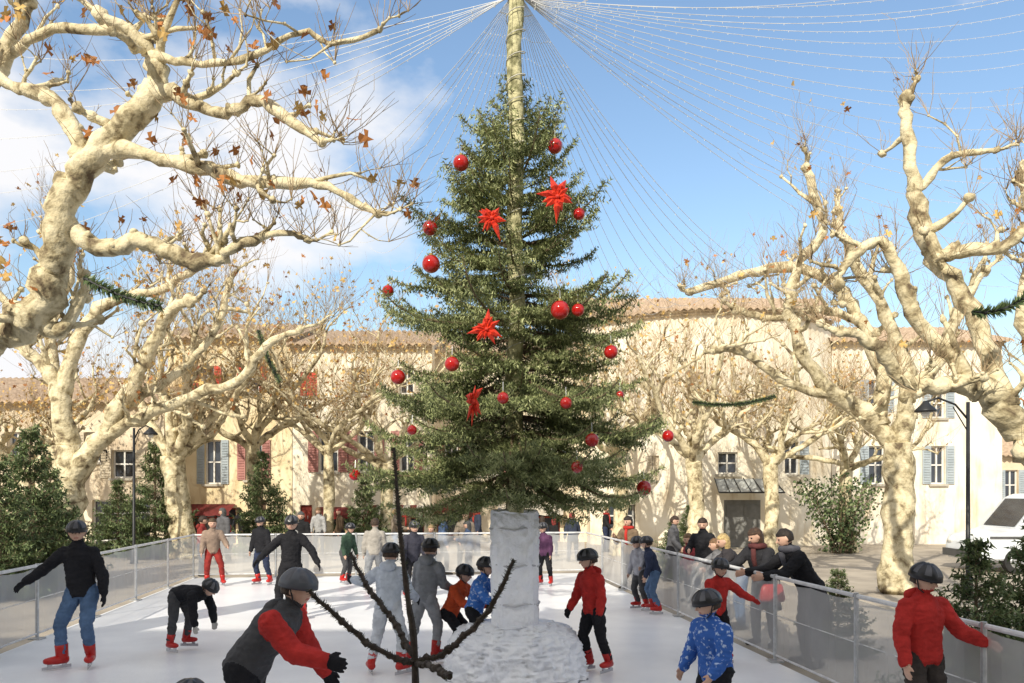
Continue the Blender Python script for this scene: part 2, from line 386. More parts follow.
CW=mat('cream_canvas',(.55,.51,.44),(.45,.41,.35),scale=5)
awning(190,236,504,YF,[DR],'dark red fabric awning over a shop window')
awning(320,352,507,YF,[DR],'small dark red awning over a shop window')
awning(364,424,505,YF,[CW,DR],'cream and red striped awning over a shopfront')
awning(436,480,505,YS,[DR],'dark red awning over a shopfront')
awning(498,562,504,YS,[CW],'cream fabric awning over a shop window')
X=(743-512)*YR/FL
e=empty('door_canopy',(X,YR-.05+.01,zy(478,YR)+PZ),'iron and glass canopy above the grey gate','canopy')
k=MB()
for i in range(7):
    u=-1.1+2.2*i/6; k.tube([Vector((u,0,0)),Vector((u*1.1,-1.1,-.55))],[.02,.02],5)
k.tube([Vector((-1.21,-1.1,-.55)),Vector((1.21,-1.1,-.55))],[.03,.03],6)
k.obj('frame',[DARKMETAL],e)
k=MB(); k.poly([Vector((-1.1,0,-.03)),Vector((-1.21,-1.08,-.57)),Vector((1.21,-1.08,-.57)),Vector((1.1,0,-.03))]); k.obj('glazing',[mat('frosted_glazing',(.5,.52,.5),(.35,.37,.36),rough=.3)],e)

# ---------------------------------------------------------------- plane trees
def jit(v,s): return v+Vector((U(-s,s),U(-s,s),U(-s,s)))
def smoothpath(pts,rads,sub=3,wob=.0):
    P=[];R=[]
    n=len(pts)
    for i in range(n-1):
        p0=pts[max(i-1,0)];p1=pts[i];p2=pts[i+1];p3=pts[min(i+2,n-1)]
        for k in range(sub):
            t=k/sub
            q=.5*((2*p1)+(p2-p0)*t+(2*p0-5*p1+4*p2-p3)*t*t+(3*p1-p0-3*p2+p3)*t**3)
            if wob and not(i==0 and k==0): q=jit(q,wob*(rads[i]+.02))
            P.append(q); R.append((rads[i]*(1-t)+rads[i+1]*t)*U(.88,1.15))
    P.append(pts[-1]); R.append(rads[-1]); return P,R
GOLD=.4; LS=1.0
def leaf(mb,p,s):
    s*=LS
    n=Vector((U(-1,1),U(-1,1),U(-.4,1))).normalized(); a=n.orthogonal().normalized(); a.rotate(Matrix.Rotation(U(0,6.28),3,n)); b=n.cross(a)
    prof=[(0,.0),(.35,.1),(.2,.45),(.6,.35),(.55,.75),(.15,.7),(0,1.15),(-.15,.7),(-.55,.75),(-.6,.35),(-.2,.45),(-.35,.1)]
    mb.poly([p+a*(x*s)+b*(y*s)+n*(abs(x)*s*U(-.1,.5)) for x,y in prof],1 if rnd()<GOLD else 0)
def twigs(tw,lf,p,d,n,L,leafp,tr=.005):
    for _ in range(n):
        dd=(d*.5+Vector((U(-1,1),U(-1,1),U(.05,1.5)))).normalized()
        l=L*U(.3,1.15); q=p.copy(); pts=[q.copy()]
        for k in range(3):
            dd=(dd+Vector((U(-.25,.25),U(-.25,.25),U(-.05,.28)))).normalized(); q=q+dd*l/3; pts.append(q.copy())
            if rnd()<.4:
                d2=(dd+Vector((U(-.9,.9),U(-.9,.9),U(-.2,.8)))).normalized()
                e=q+d2*l*.3; tw.tube([q.copy(),e],[tr*.6,tr*.35],3,0,False)
                if rnd()<leafp: leaf(lf,e,U(.06,.12))
        tw.tube(pts,[tr,tr*.8,tr*.6,tr*.4],3,0,False)
        if rnd()<leafp: leaf(lf,pts[-1],U(.06,.13))
def knob(wd,p,r):
    k=Vector((U(.8,1.2),U(.8,1.2),U(.8,1.2)))*r
    n0=len(wd.v)
    wd.ell(p,Vector((k.x,0,0)),Vector((0,k.y,0)),Vector((0,0,k.z)),9,6)
    for i in range(n0,len(wd.v)):
        v=wd.v[i]; wd.v[i]=p+(v-p)*(1+.45*noise.noise(v*(1.1/r)))
def grow(wd,tw,lf,p,d,L,r,lev,leafp,tn,tl,sides=6):
    n=max(3,int(L/.26)); pts=[p.copy()]; rads=[r]; q=p.copy()
    for i in range(n):
        d=(d+Vector((U(-.6,.6),U(-.6,.6),U(-.3,.5)))).normalized()
        q=q+d*L/n; pts.append(q.copy()); rr=r*(1-.5*(i+1)/n)*U(.85,1.3); rads.append(rr)
        if lev>0 and rnd()<.5:
            d2=(d*.5+Vector((U(-1,1),U(-1,1),U(-.3,1.0)))).normalized()
            grow(wd,tw,lf,q,d2,L*U(.35,.65),rr*.68,lev-1,leafp,tn,tl,5)
        elif rnd()<.45:
            knob(wd,q,rr*1.4); 
            if rnd()<.6: twigs(tw,lf,q,d*.2+UP*.3,max(1,tn//2),tl*.8,leafp)
    wd.tube(pts,rads,sides,0,lump=.22)
    knob(wd,q,rads[-1]*1.9); twigs(tw,lf,q,d,tn,tl,leafp)
def finish_tree(base,wdt,wdc,tw,lf,label,group='pollarded plane trees around the square'):
    e=empty('plane_tree',base,label,'tree',group)
    def put(mb,name,mats,smooth,parent):
        me=mb.mesh(name,mats,smooth,origin=base); o=bpy.data.objects.new(name,me); COL.objects.link(o); o.parent=parent; return o
    put(wdt,'trunk',[BARK],True,e)
    c=put(wdc,'crown',[BARK],True,e)
    t=put(tw,'twigs',[TWIG],False,c); t['kind']='stuff'
    if lf.f: l=put(lf,'leaves',[LEAF1,LEAF2],False,c); l['kind']='stuff'
def traced(label,trunk,limbs,base,leafp=.05,tn=5,tl=.9,sub=.33,lev=1,subL=(.5,1.3),sides=10,kn=.45,ws=.88):
    wdt=MB();wdc=MB();tw=MB();lf=MB()
    def conv(seq,k=1):
        return [at(a,b,c) for a,b,c,w_ in seq],[k*w_/2*c/FL for a,b,c,w_ in seq]
    P,R=conv(trunk); P=[base]+P; R=[R[0]*1.12]+R
    P,R=smoothpath(P,R,4,.05); wdt.tube(P,R,18,0,lump=.16)
    for L in limbs:
        P,R=conv(L,ws); P,R=smoothpath(P,R,5,.28); wdc.tube(P,R,sides,0,lump=.28)
        for i in range(3,len(P)-1):
            d=(P[i+1]-P[i-1]).normalized()
            if rnd()<sub:
                d2=(d*.5+Vector((U(-1,1),U(-1,1),U(-.5,1.1)))).normalized()
                grow(wdc,tw,lf,P[i],d2,U(*subL),min(R[i]*.5,.06),lev,leafp,tn,tl)
            elif rnd()<kn:
                o=Vector((U(-1,1),U(-1,1),U(-.2,1))).normalized()*R[i]*.7
                knob(wdc,P[i]+o,R[i]*U(.4,.65)); 
                if rnd()<.6: twigs(tw,lf,P[i]+o,o.normalized(),max(1,tn//2),tl*.7,leafp)
        d=(P[-1]-P[-3]).normalized(); knob(wdc,P[-1],R[-1]*1.5); twigs(tw,lf,P[-1],d,tn+2,tl,leafp)
        grow(wdc,tw,lf,P[-1],d,subL[0],R[-1]*.75,lev,leafp,tn,tl)
    finish_tree(base,wdt,wdc,tw,lf,label)
random.seed(11)
Y=9.4; GOLD=.2; LS=1.25
traced('huge pollarded plane tree with mottled bark and last brown leaves',
 [(-62,560,Y,70),(-60,440,Y,62),(-50,380,Y,58),(-30,345,Y,52)],
 [[(-40,352,9.4,46),(0,332,9.3,38),(40,308,9.2,37),(57,262,9.1,33),(64,212,9,33),(88,162,8.9,29),(124,122,8.8,28),(156,88,8.7,24),(150,56,8.7,18),(130,32,8.6,14),(100,15,8.5,12)],
  [(152,90,8.7,20),(190,101,8.6,15),(224,114,8.5,14),(256,100,8.4,12),(300,128,8.3,10),(322,142,8.2,8)],
  [(98,150,8.9,22),(150,156,8.7,17),(200,168,8.6,15),(250,182,8.5,13),(284,181,8.4,13),(328,188,8.3,9),(362,206,8.2,8),(378,214,8.1,6)],
  [(86,168,8.9,24),(74,128,9,19),(46,96,9.1,16),(20,88,9.2,14),(-15,70,9.3,12)],
  [(150,55,8.7,14),(182,62,8.6,9),(240,60,8.5,8),(300,32,8.4,7),(334,44,8.3,6),(380,30,8.2,5)],
  [(62,230,9.1,24),(108,246,9,18),(142,240,8.9,17),(178,258,8.9,17),(216,262,8.8,15),(236,246,8.7,12),(280,232,8.7,8),(308,240,8.6,6)],
  [(-50,350,9.4,40),(-40,250,9.6,32),(-30,160,9.8,22),(0,70,9.8,16),(30,0,9.8,13)],
  [(0,70,9.8,13),(40,34,9.6,11),(108,30,9.4,10),(160,42,9.2,8)],
  [(30,316,9.2,22),(60,330,9.3,15),(80,300,9.3,12),(84,275,9.4,10)]],
 Vector(((-62-512)*Y/FL,Y,PZ)),leafp=.085,tn=4,tl=.6,sub=.26,lev=1,subL=(.3,.8),sides=16,kn=.5,ws=.88)
random.seed(5)
Y=20; GOLD=.8; LS=1.1
traced('pale plane tree with forked gnarled limbs behind the barrier',
 [(66,560,Y,33),(67,520,Y,30),(71,485,Y,29),(67,445,Y,28)],
 [[(71,485,20,26),(98,445,19.8,22),(124,405,19.6,19),(150,352,19.4,15),(168,312,19.2,12),(190,300,19,10)],
  [(67,448,20,26),(60,392,20,20),(36,358,20,15),(14,340,19.8,13),(-20,330,19.6,10)],
  [(104,436,19.8,18),(150,414,19.4,15),(200,393,19,13),(240,380,18.8,11),(266,345,18.6,9),(300,330,18.4,7)],
  [(61,396,20,18),(82,332,20.2,15),(112,300,20.4,13),(160,290,20.4,10),(200,262,20.5,8)],
  [(61,400,20,16),(50,330,20.6,12),(70,270,20.8,10),(60,220,20.8,8)],
  [(124,405,19.6,13),(180,370,20.4,10),(215,330,20.6,9),(230,280,20.6,7)]],
 Vector(((66-512)*Y/FL,Y,PZ)),leafp=.22,tn=6,tl=1.0,sub=.36,lev=1,subL=(.6,1.6),ws=.85)
random.seed(21)
Y=17; GOLD=.5
traced('pollarded plane tree with thick pale trunk and knuckled branches',
 [(896,580,Y,33),(897,540,Y,29),(899,485,Y,28),(897,442,Y,30)],
 [[(897,447,17,26),(868,415,17,22),(835,396,16.8,18),(802,352,16.6,15),(790,305,16.4,13),(800,262,16.3,11),(822,232,16.2,11),(806,168,16.1,9)],
  [(882,425,17,20),(880,372,17.2,17),(862,322,17.3,15),(836,286,17.4,14),(790,268,17.5,12),(738,276,17.6,11),(690,292,17.7,8)],
  [(899,445,17,24),(908,392,16.8,19),(892,332,16.7,16),(855,262,16.6,13),(842,235,16.5,11),(838,210,16.5,9)],
  [(835,396,16.8,14),(790,385,16.6,11),(745,352,16.5,10),(715,350,16.4,8)],
  [(908,400,16.8,18),(940,360,17,14),(960,310,17.1,12),(985,270,17.2,9)],
  [(862,322,17.3,12),(820,310,17,10),(775,318,16.9,8),(735,310,16.8,7)]],
 Vector(((896-512)*Y/FL,Y,PZ)),leafp=.03,tn=5,tl=.9,sub=.34,lev=1,subL=(.4,1.1),kn=.5,ws=.82)
random.seed(9)
Y=9.8; LS=1
traced('old plane tree with heavy leaning limb beside the rink',
 [(1105,600,Y,80),(1100,520,Y,70),(1075,475,Y,60)],
 [[(1078,480,9.8,50),(1046,462,9.7,40),(1020,432,9.7,34),(996,398,9.6,27),(970,384,9.6,24),(938,386,9.5,19),(904,378,9.4,16),(872,342,9.3,14),(840,332,9.2,11)],
  [(980,388,9.6,22),(942,348,9.6,19),(908,302,9.6,17),(896,264,9.6,14),(876,240,9.6,13),(848,262,9.5,12),(838,284,9.5,10)],
  [(1008,408,9.6,24),(984,342,9.8,20),(962,292,9.9,18),(934,262,10,19),(920,216,10,19),(911,165,10,16),(905,118,10,13),(906,98,10,11)],
  [(932,262,10,18),(962,250,9.9,16),(1000,246,9.8,14),(1034,222,9.7,12),(1060,190,9.6,10)],
  [(918,190,10,10),(952,156,9.9,8),(996,150,9.8,6)],
  [(1060,470,9.7,30),(1040,380,10,20),(1022,310,10.2,16),(1034,240,10.3,13),(1020,180,10.3,10)]],
 Vector(((1105-512)*Y/FL,Y,PZ)),leafp=.015,tn=5,tl=.62,sub=.24,lev=1,subL=(.25,.7),sides=15,kn=.5,ws=.86)
def generic(px,Y,w_,label,seed,hs=1.0,leafp=.3):
    random.seed(seed)
    X=(px-512)*Y/FL; base=Vector((X,Y,PZ)); r=w_/2*Y/FL
    wdt=MB();wdc=MB();tw=MB();lf=MB()
    top=base+Vector((U(-.3,.3),U(-.3,.3),3.0*hs))
    P,R=smoothpath([base,base+Vector((0,0,.5)),base.lerp(top,.5)+Vector((U(-.15,.15),0,0)),top],[r*1.3,r*1.0,r*.92,r*.9],4,.06)
    wdt.tube(P,R,14,0,lump=.18)
    n=6; a0=U(0,6)
    for i in range(n):
        a=a0+6.283*i/n+U(-.3,.3); d=Vector((math.cos(a),math.sin(a),U(.4,1.3)))
        q=top-UP*U(.05,.4); pts=[q]; rad=[r*.5]
        for k in range(6):
            d=(d.normalized()+Vector((U(-.4,.4),U(-.4,.4),U(-.22,.38)))).normalized()
            q=q+d*U(.5,.8)*hs; pts.append(q); rad.append(r*.5*(1-.11*(k+1)))
        P,R=smoothpath(pts,rad,3,.25); wdc.tube(P,R,9,0,lump=.3)
        for j in range(4,len(P)-1):
            if rnd()<.42:
                d2=(d*.4+Vector((U(-1,1),U(-1,1),U(-.3,1.1)))).normalized()
                grow(wdc,tw,lf,P[j],d2,U(.6,1.6)*hs,R[j]*.55,1,leafp,6,1.1*hs)
        grow(wdc,tw,lf,P[-1],d,1.0*hs,R[-1]*.85,1,leafp,6,1.3*hs)
    finish_tree(base,wdt,wdc,tw,lf,label)
GOLD=.85
generic(185,26,24,'plane tree with pale trunk in front of the ochre house',31,1.1)
generic(262,28,14,'slender plane tree in front of the houses',32,1.3)
generic(693,25,17,'plane tree with pale trunk in front of the curved facade',33,1.1,.15)
generic(618,27,15,'plane tree standing near the shopfronts',34,1.2,.2)
generic(770,26.5,15,'plane tree with upright shoots by the curved facade',35,1.1,.12)
generic(20,27,20,'plane tree with golden leaves near the low house',36)
generic(385,28.5,14,'plane tree beside the shops, partly hidden by the fir',37,1.1)
generic(326,27.5,12,'thin plane tree in front of the cream house',38,1.25)
generic(850,28.5,13,'plane tree in front of the white house',39,1.05,.12)

# ---------------------------------------------------------------- firs
def needles(nd,pts,nl,nw,step,bright,flat=None):
    for i in range(len(pts)-1):
        p,q=pts[i],pts[i+1]; d=q-p; L=d.length
        if L<1e-5: continue
        d/=L; s=d.cross(UP)
        if s.length<.05: s=Vector((1,0,0))
        s.normalize(); u=s.cross(d); n=max(1,int(L/step))
        for k in range(n):
            c=p+d*(L*(k+rnd())/n)
            for sg in (-1,1):
                t=U(-3.1,3.1)
                nd_=(s*(sg*math.cos(t))+u*math.sin(t)+d*U(.25,.8)).normalized()
                e=c+nd_*nl*U(.75,1.2); wv=d*nw*.5
                b=len(nd.v); nd.v+=[c-wv,c+wv,e]; nd.f.append((b,b+1,b+2))
                x=rnd()+bright
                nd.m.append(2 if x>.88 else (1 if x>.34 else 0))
def branch(wd,nd,z,az,L,el,nl,nw,step,tw_step,br,target=None,droop=0):
    out=Vector((math.cos(az),math.sin(az),0)); side=Vector((-out.y,out.x,0))
    pts=[Vector((0,0,z-L*math.sin(el)*.35))]; q=pts[0].copy(); n=7; bend=0 if target else U(-.2,.2)
    for k in range(n):
        t=(k+1)/n; e=el-(.34+droop)*math.sin(t*3.1)+(.42+droop*.5)*t*t
        q=q+(out*math.cos(e)+UP*math.sin(e)+side*bend).normalized()*L/n; pts.append(q.copy())
    if target:
        dl=target-pts[-1]; pts=[p+UP*dl.z+Vector((dl.x,dl.y,0))*(i/n) for i,p in enumerate(pts)]
    wd.tube(pts,[max(.004,.016*L*(1-.8*k/n)) for k in range(n+1)],4,0,False)
    needles(nd,pts[2:],nl,nw,step,br+.05)
    m=max(2,int(L/tw_step))
    for k in range(m):
        t=.2+.78*(k+rnd()*.6)/m; idx=min(int(t*n),n-1); p=pts[idx].lerp(pts[idx+1],t*n-idx)
        bd=(pts[idx+1]-pts[idx]).normalized()
        for sg in (-1,1):
            tl=(.07+.36*L*(1-t)**.8)*U(.45,1.3); tl=min(tl,.5)
            td=(bd*U(.6,1.0)+side*sg*U(.55,1)+UP*U(-.4,.15)).normalized()
            a=p; b=p+td*tl*.5; td2=(td+bd*.25+UP*U(-.35,.15)).normalized(); c=b+td2*tl*.5
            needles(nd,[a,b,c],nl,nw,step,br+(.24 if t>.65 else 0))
            if tl>.2:
                for sg2 in (-1,1):
                    sd=(td+td.cross(UP)*sg2*.9).normalized(); needles(nd,[b,b+sd*tl*.38],nl,nw,step,br+.14)
def fir_geo(z0,z1,Rf,nb,skip=None,nl=.035,nw=.013,step=.024,tw_step=.07,rise=.0,trunk_r=.07,tiers=0,extra=(),tj=.13):
    wd=MB(); nd=MB()
    wd.tube([Vector((0,0,z0-.3)),Vector((0,0,(z0+z1)/2)),Vector((0,0,z1))],[trunk_r,trunk_r*.6,trunk_r*.1],8)
    Ht=z1-z0; tv=[U(.78,1.16) for _ in range(60)]
    for i in range(nb):
        f=((i+rnd())/nb)**1.05; k=1
        if tiers:
            ti=int(f*tiers); k=tv[ti]; f2=(ti+.5+U(-tj,tj))/tiers; f=f2 if rnd()<.8 else f
        z=z0+Ht*f*.985; R=Rf(z)
        az=i*2.39996+U(-.45,.45); L=max(.12,R*U(.55,1.24)*k)
        if skip and skip(az,z): continue
        el=-.06+.85*f**1.4+rise+U(-.2,.2)
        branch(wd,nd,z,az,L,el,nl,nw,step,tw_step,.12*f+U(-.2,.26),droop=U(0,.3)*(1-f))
    for t in extra:
        L=math.hypot(t.x,t.y); branch(wd,nd,t.z,math.atan2(t.y,t.x),L,.0,nl,nw,step,tw_step,.1,target=t)
    return wd,nd
TB=Vector((0.04,8.95,0))
RP=[(1.75,.9),(1.95,1.4),(2.35,1.66),(2.9,1.58),(3.6,1.38),(4.15,1.22),(4.6,1.12),(5.27,.92),(5.8,.74),(6.2,.44),(6.55,.17),(6.75,.05)]
def RT(z):
    for (a,b),(c,d) in zip(RP,RP[1:]):
        if a<=z<=c: return b+(d-b)*(z-a)/(c-a)
    return RP[0][1] if z<RP[0][0] else .05
def surf(px,py,k):
    z=CAMH-(py-492)*8.6/FL; R=RT(z); x=(px-512)*8.6/FL; dx=x-TB.x
    return at(px,py,TB.y-math.sqrt(max(R*R-dx*dx,.0))*k-.03)
BALLS=[(461,163,8),(555,146,7.5),(430,228,7.5),(431,264,9),(388,291,6),(579,214,6),(560,310,9.5),(578,310,6.5),(611,352,7),(452,364,7.5),(398,377,7.5),(503,398,6),(566,403,6),(668,436,6),(355,475,6),(644,488,7.5),(577,467,6),(592,440,7),(620,395,4),(412,430,5)]
extra=[]
for px,py,rp in BALLS:
    p=surf(px,py,.95); extra.append(p-TB+UP*(rp*p.y/FL*1.2+.07)+Vector((0,.03,0)))
def skip(az,z):
    a=(az+math.pi/2+math.pi)%(2*math.pi)-math.pi
    return abs(a)<.13 and z>3.2
random.seed(3)
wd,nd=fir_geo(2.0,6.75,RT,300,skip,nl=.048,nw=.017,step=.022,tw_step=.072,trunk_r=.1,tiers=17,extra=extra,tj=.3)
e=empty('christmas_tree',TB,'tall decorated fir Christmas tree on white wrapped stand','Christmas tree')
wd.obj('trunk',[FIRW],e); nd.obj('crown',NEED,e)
sm=[]
for sd in (41,42):
    random.seed(sd)
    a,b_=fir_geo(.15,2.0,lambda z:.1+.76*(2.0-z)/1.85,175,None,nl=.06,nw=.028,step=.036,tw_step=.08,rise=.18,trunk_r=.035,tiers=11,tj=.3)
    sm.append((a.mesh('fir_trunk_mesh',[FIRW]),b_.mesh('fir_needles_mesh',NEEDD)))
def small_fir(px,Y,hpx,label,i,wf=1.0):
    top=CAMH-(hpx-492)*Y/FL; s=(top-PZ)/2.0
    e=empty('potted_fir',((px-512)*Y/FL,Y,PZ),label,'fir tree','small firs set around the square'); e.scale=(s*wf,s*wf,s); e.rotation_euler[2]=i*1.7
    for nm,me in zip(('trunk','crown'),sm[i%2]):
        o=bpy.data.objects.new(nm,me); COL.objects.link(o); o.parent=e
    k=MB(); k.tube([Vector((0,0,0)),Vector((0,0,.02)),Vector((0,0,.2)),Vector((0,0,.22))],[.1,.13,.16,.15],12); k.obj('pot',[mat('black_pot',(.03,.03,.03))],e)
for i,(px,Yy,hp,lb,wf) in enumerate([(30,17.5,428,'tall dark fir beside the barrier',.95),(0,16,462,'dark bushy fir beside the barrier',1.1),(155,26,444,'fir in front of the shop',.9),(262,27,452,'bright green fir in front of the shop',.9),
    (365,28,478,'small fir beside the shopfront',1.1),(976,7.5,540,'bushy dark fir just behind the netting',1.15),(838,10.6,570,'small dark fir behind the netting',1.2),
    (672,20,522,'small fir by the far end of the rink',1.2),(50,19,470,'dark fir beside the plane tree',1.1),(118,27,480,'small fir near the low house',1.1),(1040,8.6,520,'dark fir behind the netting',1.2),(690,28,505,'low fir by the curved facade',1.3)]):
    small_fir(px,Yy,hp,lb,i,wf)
random.seed(77)
Y=2.6; base=Vector((at(418,683,Y).x,Y,PZ))
wd=MB(); nd=MB()
def loc(px,py,yy=Y): return at(px,py,yy)-base
J=loc(415,662)
lead=[Vector((0,0,.1)),Vector((0,0,.9)),J,loc(408,600),loc(400,530),loc(394,448)]
P,R=smoothpath(lead,[.022,.018,.012,.009,.007,.004],4); wd.tube(P,R,7); needles(nd,P[-13:],.017,.005,.0022,-.35)
for seq in ([(415,662,2.6),(448,650,2.55),(488,610,2.5),(514,560,2.45)],[(415,662,2.6),(382,652,2.55),(342,622,2.5),(309,590,2.45)],[(413,655,2.6),(393,620,2.7),(370,590,2.75),(350,553,2.8)],[(416,664,2.6),(436,668,2.3),(450,676,2.15)]):
    P,R=smoothpath([loc(*s_) for s_ in seq],[.0095,.0085,.0075,.0055][:len(seq)],5,.15); wd.tube(P,R,6); needles(nd,P,.018,.005,.0022,-.35)
    for i in range(2,len(P)-1): knob(wd,P[i],R[i]*1.35)
a,b_=fir_geo(.2,1.2,lambda z:.08+.35*(1.2-z),60,None,nl=.03,nw=.006,step=.015,tw_step=.06,rise=-.1,trunk_r=.02)
e=empty('fir_sapling',base,'bare-tipped young fir with thin upswept top shoots','fir tree')
wd.obj('trunk',[mat('dark_fir_bark',(.06,.045,.035),(.03,.022,.018),scale=60)],e)
off=len(nd.v); nd.v+=b_.v; nd.f+=[tuple(i+off for i in f) for f in b_.f]; nd.m+=b_.m
nd.obj('crown',[mat('sapling_needles_dark',(.045,.055,.03),(.025,.03,.018)),mat('sapling_needles',(.08,.1,.05),(.05,.06,.03)),NEEDD[1]],e)

# ---------------------------------------------------------------- mast, stand, ornaments
MASTY=8.66
e=empty('tree_mast',(.04,MASTY,0),'weathered wooden mast tied in front of the Christmas tree','pole')
k=MB(); pts=[Vector((.02*math.sin(i),0,1.78+i*.281)) for i in range(26)]
k.tube(pts,[.092-.0006*i for i in range(26)],14,0,lump=.16)
k.obj('mast_pole',[mat('weathered_mast_wood',(.56,.52,.3),(.2,.19,.09),scale=10,bump=.9,bscale=30,lo=.42,hi=.58)],e,True)
k=MB(); k.tube([Vector((0,0,7.38)),Vector((0,0,7.44))],[.13,.13],16)
k.obj('cable_collar',[STEEL],e,True)
k=MB(); pts=[]
for i in range(240):
    a=i*.55; pts.append(Vector((.106*math.cos(a),.106*math.sin(a),2.2+i*.021)))
k.tube(pts,[.006]*240,4); k.obj('wound_light_cable',[mat('pale_cable',(.6,.58,.5))],e)
e=empty('tree_stand',(.03,8.85,0),'white fabric wrapped Christmas tree stand on the ice','tree stand')
WRAP=mat('white_wrap_fabric',(.93,.94,.97),(.84,.86,.92),rough=.5,scale=5,bump=.8,bscale=26)
def wrapped(prof,n,amp,sq,fr_):
    k=MB(); rings=[]
    for z,rx,ry in prof: rings.append((Vector((0,0,z)),Vector((rx,0,0)),Vector((0,ry,0))))
    k.loft(rings,n,0,sq)
    for i,v in enumerate(k.v):
        r=Vector((v.x,v.y,0)); r.normalize(); q=Vector((v.x*fr_,v.y*fr_,v.z*fr_*.6)); q2=Vector((v.x*fr_*.8,v.y*fr_*.8,v.z*fr_*2.2))
        nn_=.2*noise.noise(q)+.9*(.28-abs(noise.noise(q*2.3)))+.8*(.28-abs(noise.noise(q2*3+Vector((5,1,2)))))+.5*(.3-abs(noise.noise(q*7)))
        k.v[i]=v+(r+UP*.2)*nn_*amp
        if v.z<.02: k.v[i].z=.003
    return k
def dens(pr,s=6):
    o=[]
    for (a,b_) in zip(pr,pr[1:]):
        for i in range(s): t=i/s; o.append(tuple(x+(y-x)*t for x,y in zip(a,b_)))
    o.append(pr[-1]); return o
wrapped(dens([(0.0,.77,.69),(.05,.76,.68),(.25,.72,.64),(.4,.68,.6),(.48,.6,.53),(.53,.46,.42),(.555,.32,.3),(.56,.05,.05)],11),180,.095,.78,3.6).obj('base_wrap',[WRAP],e,True)
wrapped(dens([(.45,.25,.24),(.75,.25,.24),(1.4,.25,.245),(1.76,.255,.25),(1.8,.24,.24),(1.81,.03,.03)],12),100,.05,.7,4.5).obj('post_wrap',[WRAP],e,True)
k=MB(); 
for z in (.78,1.2,1.6): k.tube([Vector((math.cos(i*.3927)*.275,math.sin(i*.3927)*.27,z+.015*math.sin(i*2))) for i in range(17)],[.011]*17,5)
k.obj('binding_cord',[mat('pale_cord',(.6,.6,.62),(.45,.45,.48))],e,True)
k=MB(); k.tube([Vector((0,0.05,1.2)),Vector((0,.1,2.1))],[.1,.1],10); k.obj('post_core',[FIRW],e)
def ball(px,py,rp):
    p=surf(px,py,.95); r=rp*p.y/FL
    k=MB(); k.ell(Vector((0,0,0)),Vector((r,0,0)),Vector((0,r,0)),Vector((0,0,r)),20,14)
    o=k.obj('bauble',[REDBALL],None,True,loc=p); tag(o,'shiny red bauble hanging on the Christmas tree','bauble','red baubles on the Christmas tree')
    k=MB(); k.tube([Vector((0,0,r*.93)),Vector((0,0,r*1.18))],[r*.22,r*.2],10); k.obj('cap',[mat('gold_cap',(.6,.45,.15),(.5,.35,.1),rough=.3,metal=.9)],o)
    k=MB(); k.tube([Vector((0,0,r*1.15)),Vector((0,.03,r*1.15+.09))],[.003,.003],4); k.obj('hook',[STEEL],o)
for b_ in BALLS: ball(*b_)
def star(px,py,s,ex=1.0,rot=0,n=7):
    p=surf(px,py,1.0)-Vector((0,.06,0)); r=s*p.y/FL
    k=MB()
    for lay in range(2):
        for i in range(n):
            a=rot+6.283*(i+.5*lay)/n+U(-.28,.28); l=r*U(.6,1.2)*(1 if lay==0 else .7)
            d=Vector((math.cos(a)*ex,0,math.sin(a))); sd=Vector((-math.sin(a)*ex,0,math.cos(a)))*r*.17; f=Vector((0,-1,0))
            t=d*l+f*l*U(-.1,.45)-UP*l*U(0,.2)
            m_=d*l*.45+f*l*.2
            b0=len(k.v); k.v+=[Vector((0,-.02*lay,0)),m_+sd,t,m_-sd,m_+f*.03]
            k.f+=[(b0,b0+1,b0+4),(b0+1,b0+2,b0+4),(b0+2,b0+3,b0+4),(b0+3,b0,b0+4)]; k.m+=[0]*4
    o=k.obj('star_ornament',[REDFAB],None,loc=p); tag(o,'pointed red fabric star tied on the Christmas tree' if ex>.5 else 'narrow hanging red fabric bow on the Christmas tree','ornament','red fabric ornaments on the Christmas tree')
    k=MB(); k.ell(Vector((0,-.03,0)),Vector((r*.12,0,0)),Vector((0,r*.12,0)),Vector((0,0,r*.12)),8,6); k.obj('knot',[REDFAB],o)
for s_ in [(492,221,19,1,0),(557,200,22,1,.3),(487,331,19,1,.6),(474,403,26,.38,1.57,6)]: star(*s_)

BULB=mat('clear_bulb',(.85,.85,.8),(.7,.7,.66),rough=.25,scale=30,spec=.5)
CAB=mat('thin_white_cable',(.72,.72,.7),(.55,.55,.55),rough=.6)
def string(q,sag,bd=.3):
    p=Vector((.04,MASTY,7.38)); n=28; d=(q-p); d.z=0; L=(q-p).length
    st=p+d.normalized()*.12; pts=[]
    for i in range(n+1):
        t=i/n; v=st.lerp(q,t); v.z-=sag*4*t*(1-t); pts.append(v-p)
    k=MB(); k.tube(pts,[.0036]*(n+1),4,0,False)
    o=k.obj('string_lights',[CAB],None,loc=p); tag(o,'thin cable with tiny bulbs strung from the mast top','string lights','string lights fanning from the mast')
    k=MB(); m_=int(L/bd)
    for i in range(m_):
        t=(i+.5)/m_*n; j=min(int(t),n-1); v=pts[j].lerp(pts[j+1],t-j)-Vector((0,0,.012)); r=.007
        b0=len(k.v); k.v+=[v+Vector((r,0,0)),v+Vector((0,r,0)),v-Vector((r,0,0)),v-Vector((0,r,0)),v+Vector((0,0,r)),v-Vector((0,0,r*1.7))]
        for a,b1 in ((0,1),(1,2),(2,3),(3,0)): k.f+=[(b0+a,b0+b1,b0+4),(b0+b1,b0+a,b0+5)]; k.m+=[0,0]
    bo=k.obj('bulbs',[BULB],o); bo['kind']='stuff'
random.seed(15)
for i in range(17): string(at(1120-i*4,-60+21*i+U(-5,5),16+U(-1,2)+i*.2),.5+.045*i)
for i in range(4): string(at(1150,-180+45*i,12),.6)
